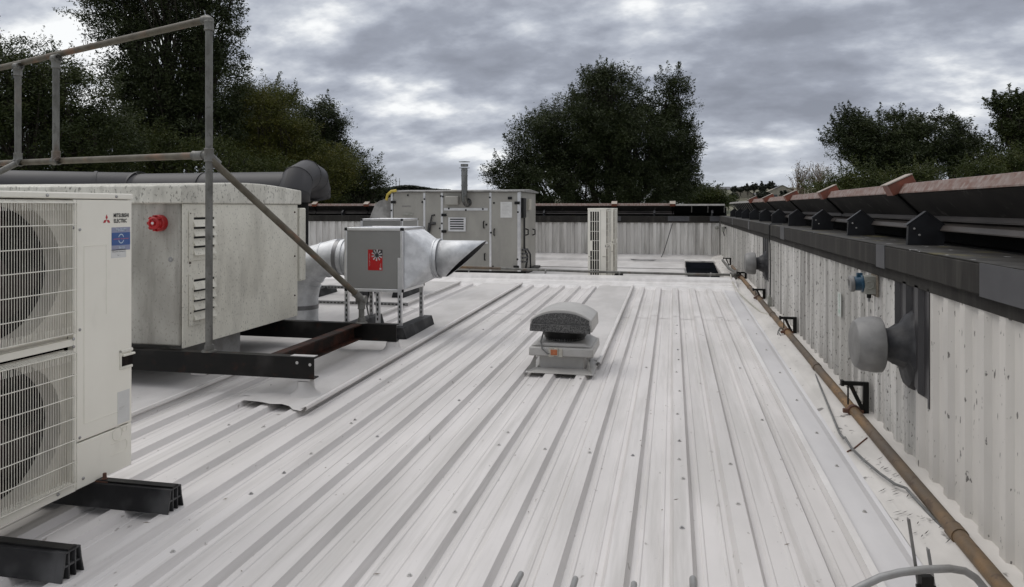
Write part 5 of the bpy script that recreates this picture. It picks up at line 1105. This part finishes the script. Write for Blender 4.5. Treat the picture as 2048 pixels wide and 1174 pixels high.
# bare bush
bt = thing('bare_bush', 'nearly leafless pale twiggy bush at right of the hillside', 'shrub', (*(ray(1620, 415) * 30)[:2], -6), TG)
m = MB(); b0 = origin(bt); r2 = random.Random(11); tips = []
def grow(p, d, ln, r, k):
    q = p + d * ln; m.tube([p, p.lerp(q, .5) + Vector((r2.uniform(-.05, .05), 0, 0)), q], [r, r * .85, r * .7], 4, False)
    if k == 0: tips.append(q); return
    for _ in range(3 if k > 2 else 2):
        e_ = (d + Vector((r2.uniform(-.5, .5), r2.uniform(-.5, .5), r2.uniform(-.1, .35)))).normalized(); grow(q, e_, ln * r2.uniform(.65, .9), r * .66, k - 1)
for u, h in ((1590, 1.3), (1612, 1.5), (1640, 1.5), (1665, 1.4), (1600, 1.0), (1650, 1.2)):
    s0 = Vector((*(ray(u, 415) * 30)[:2], -.9 + .3)); m.tube([Vector((s0.x, s0.y, -6)), s0], [.05, .035], 5, False); grow(s0, Vector((r2.uniform(-.15, .15), 0, 1)).normalized(), .60 * h / 1.3, .034, 5)
m.build('branches', 'twig', bt, fixn=False)
TP = np.array([list(x) for x in tips]); TP = TP + rng.normal(size=TP.shape) * .05; leaf_mesh('leaf_tips', 'twig', bt, TP, .075, b0)['kind'] = 'stuff'

# ================================================================== FAR HILLSIDE
def house(u, v, d, w, dep, h, rh, wall, label, rot=0.0, gable=True):
    c = ray(u, v) * d
    t = thing('house', label, 'house', (c.x, c.y, c.z - h), 'houses on the far hillside'); z0 = c.z - h; z1 = c.z
    m = MB(); m.box(c.x - w / 2, c.x + w / 2, c.y, c.y + dep, z0 - 4, z1)
    if gable: m.prism([(c.x - w / 2, z1), (c.x + w / 2, z1), (c.x, z1 + rh - .05)], 'y', c.y + .01, c.y + dep - .01)
    m.build('wall', wall, t, smooth=False)
    m = MB()
    if gable:
        for s_ in (-1, 1): m.add([(c.x + s_ * (w / 2 + .3), c.y - .3, z1 - .2), (c.x, c.y - .3, z1 + rh), (c.x, c.y + dep + .3, z1 + rh), (c.x + s_ * (w / 2 + .3), c.y + dep + .3, z1 - .2)], [(0, 1, 2, 3)])
    else: m.prism([(c.y - .3, z1), (c.y + dep + .3, z1), (c.y + dep / 2, z1 + rh)], 'x', c.x - w / 2 - .3, c.x + w / 2 + .3)
    m.build('roof', 'slate', t, smooth=False)
    n = max(1, int(w / 4))
    for i in range(n):
        x = c.x - w / 2 + w * (i + .5) / n; m = MB(); m.box(x - .6, x + .6, c.y - .05, c.y - .005, z1 - 2.2, z1 - .9); m.build('window', 'glass', t)
house(1416, 379, 300, 17, 8, 4, 1.2, 'housew', 'pale flat house at left end of the far hillside', gable=False)
house(1436, 381, 305, 3.5, 6, 3, 2.5, 'housew', 'narrow pale gabled house on the far hillside', )
house(1456, 381, 320, 14, 8, 3, 1.6, 'housec', 'long pale house along the hilltop', gable=False)
house(1485, 393, 230, 8.5, 8, 3, 3.2, 'housec', 'stone gabled house with steep roof on the hillside')
house(1498, 389, 240, 4, 5, 2, .5, 'housew', 'small white building right of the steep gabled house', gable=False)
house(1565, 383, 215, 8, 8, 3, 1.9, 'housec', 'dark hip roofed house behind the bare bush')
hs = [(1495, 378, 7, 4), (1508, 376, 6, 5), (1525, 376, 8, 8), (1542, 374, 8, 5), (1554, 379, 7, 4), (1481, 381, 3, 2.5), (1468, 380, 2.2, 4), (1432, 388, 4, 2.5), (1469, 394, 4, 5), (1440, 397, 8, 2.5), (1525, 393, 11, 8), (1505, 402, 9, 2.5), (1455, 404, 14, 2), (1575, 392, 14, 7)]
hl = ['dark domed tree on hilltop, leftmost of the row of round crowns', 'second dark round crown from the left on the hilltop', 'tallest broad dark tree in the hilltop row', 'fourth dark crown along hilltop, right of the tallest', 'last low crown at right end of hilltop row',
 'tiny bush on the hilltop just left of the round crowns', 'tiny pointed conifer right of the long hilltop house', 'small dark tree between the two leftmost hillside houses', 'dark tree left of the steep gabled house', 'dark bush under the long hilltop house',
 'large dark tree mass below the hilltop row', 'low wide hedge line under the steep gabled house', 'wide low hedge at foot of the hillside', 'big dark tree at right below the hip roofed house', 'wide dark bush just over the right hood, by the hip roofed house', 'dark tree right of the large tree mass on slope', 'bush beside the large centre tree at foot of hill', 'bush half hidden by the large centre tree on the slope']
for i, (u, v, a, b) in enumerate(hs):
    d = 225 if v < 390 else 190
    tree('hillside_tree', hl[i], 'tree', [(u, v, a * .8, b * .85)], d, 900, 'leafhaze', .75, 'dark trees dotted over far hillside', 4, gap=.0, clump=.7, trunkr=.2, cl_leaf=40)
# masts on the far left hill, and the wood covering it
for u, v0, lb in ((792, 355, 'left thin mast on the distant hill'), (799, 356, 'right thin mast on the distant hill')):
    c = ray(u, v0) * 600; m = MB(); m.tube([(c.x, c.y, 8), (c.x, c.y, c.z)], [.5, .18], 6)
    for k in range(4): m.box(c.x - .8, c.x + .8, c.y - .1, c.y + .1, c.z - 3 - k * 3, c.z - 2.8 - k * 3)
    tag(m.build('radio_mast', 'galvdull'), lb, 'mast')
P = []
for i in range(16000):
    u = rng.uniform(690, 900); e = 9 * math.exp(-((u - 815) / 45) ** 2); v = 381 - e + rng.exponential(6); d = rng.uniform(520, 560); P.append(list(ray(u, v) * d))
P = np.array(P)
o = leaf_mesh('wood', 'leafhaze', None, P, 2.2, (0, 0, 0), aspect=.8); tag(o, 'far dark wood covering the distant hill below the two masts', 'wood', kind='stuff')
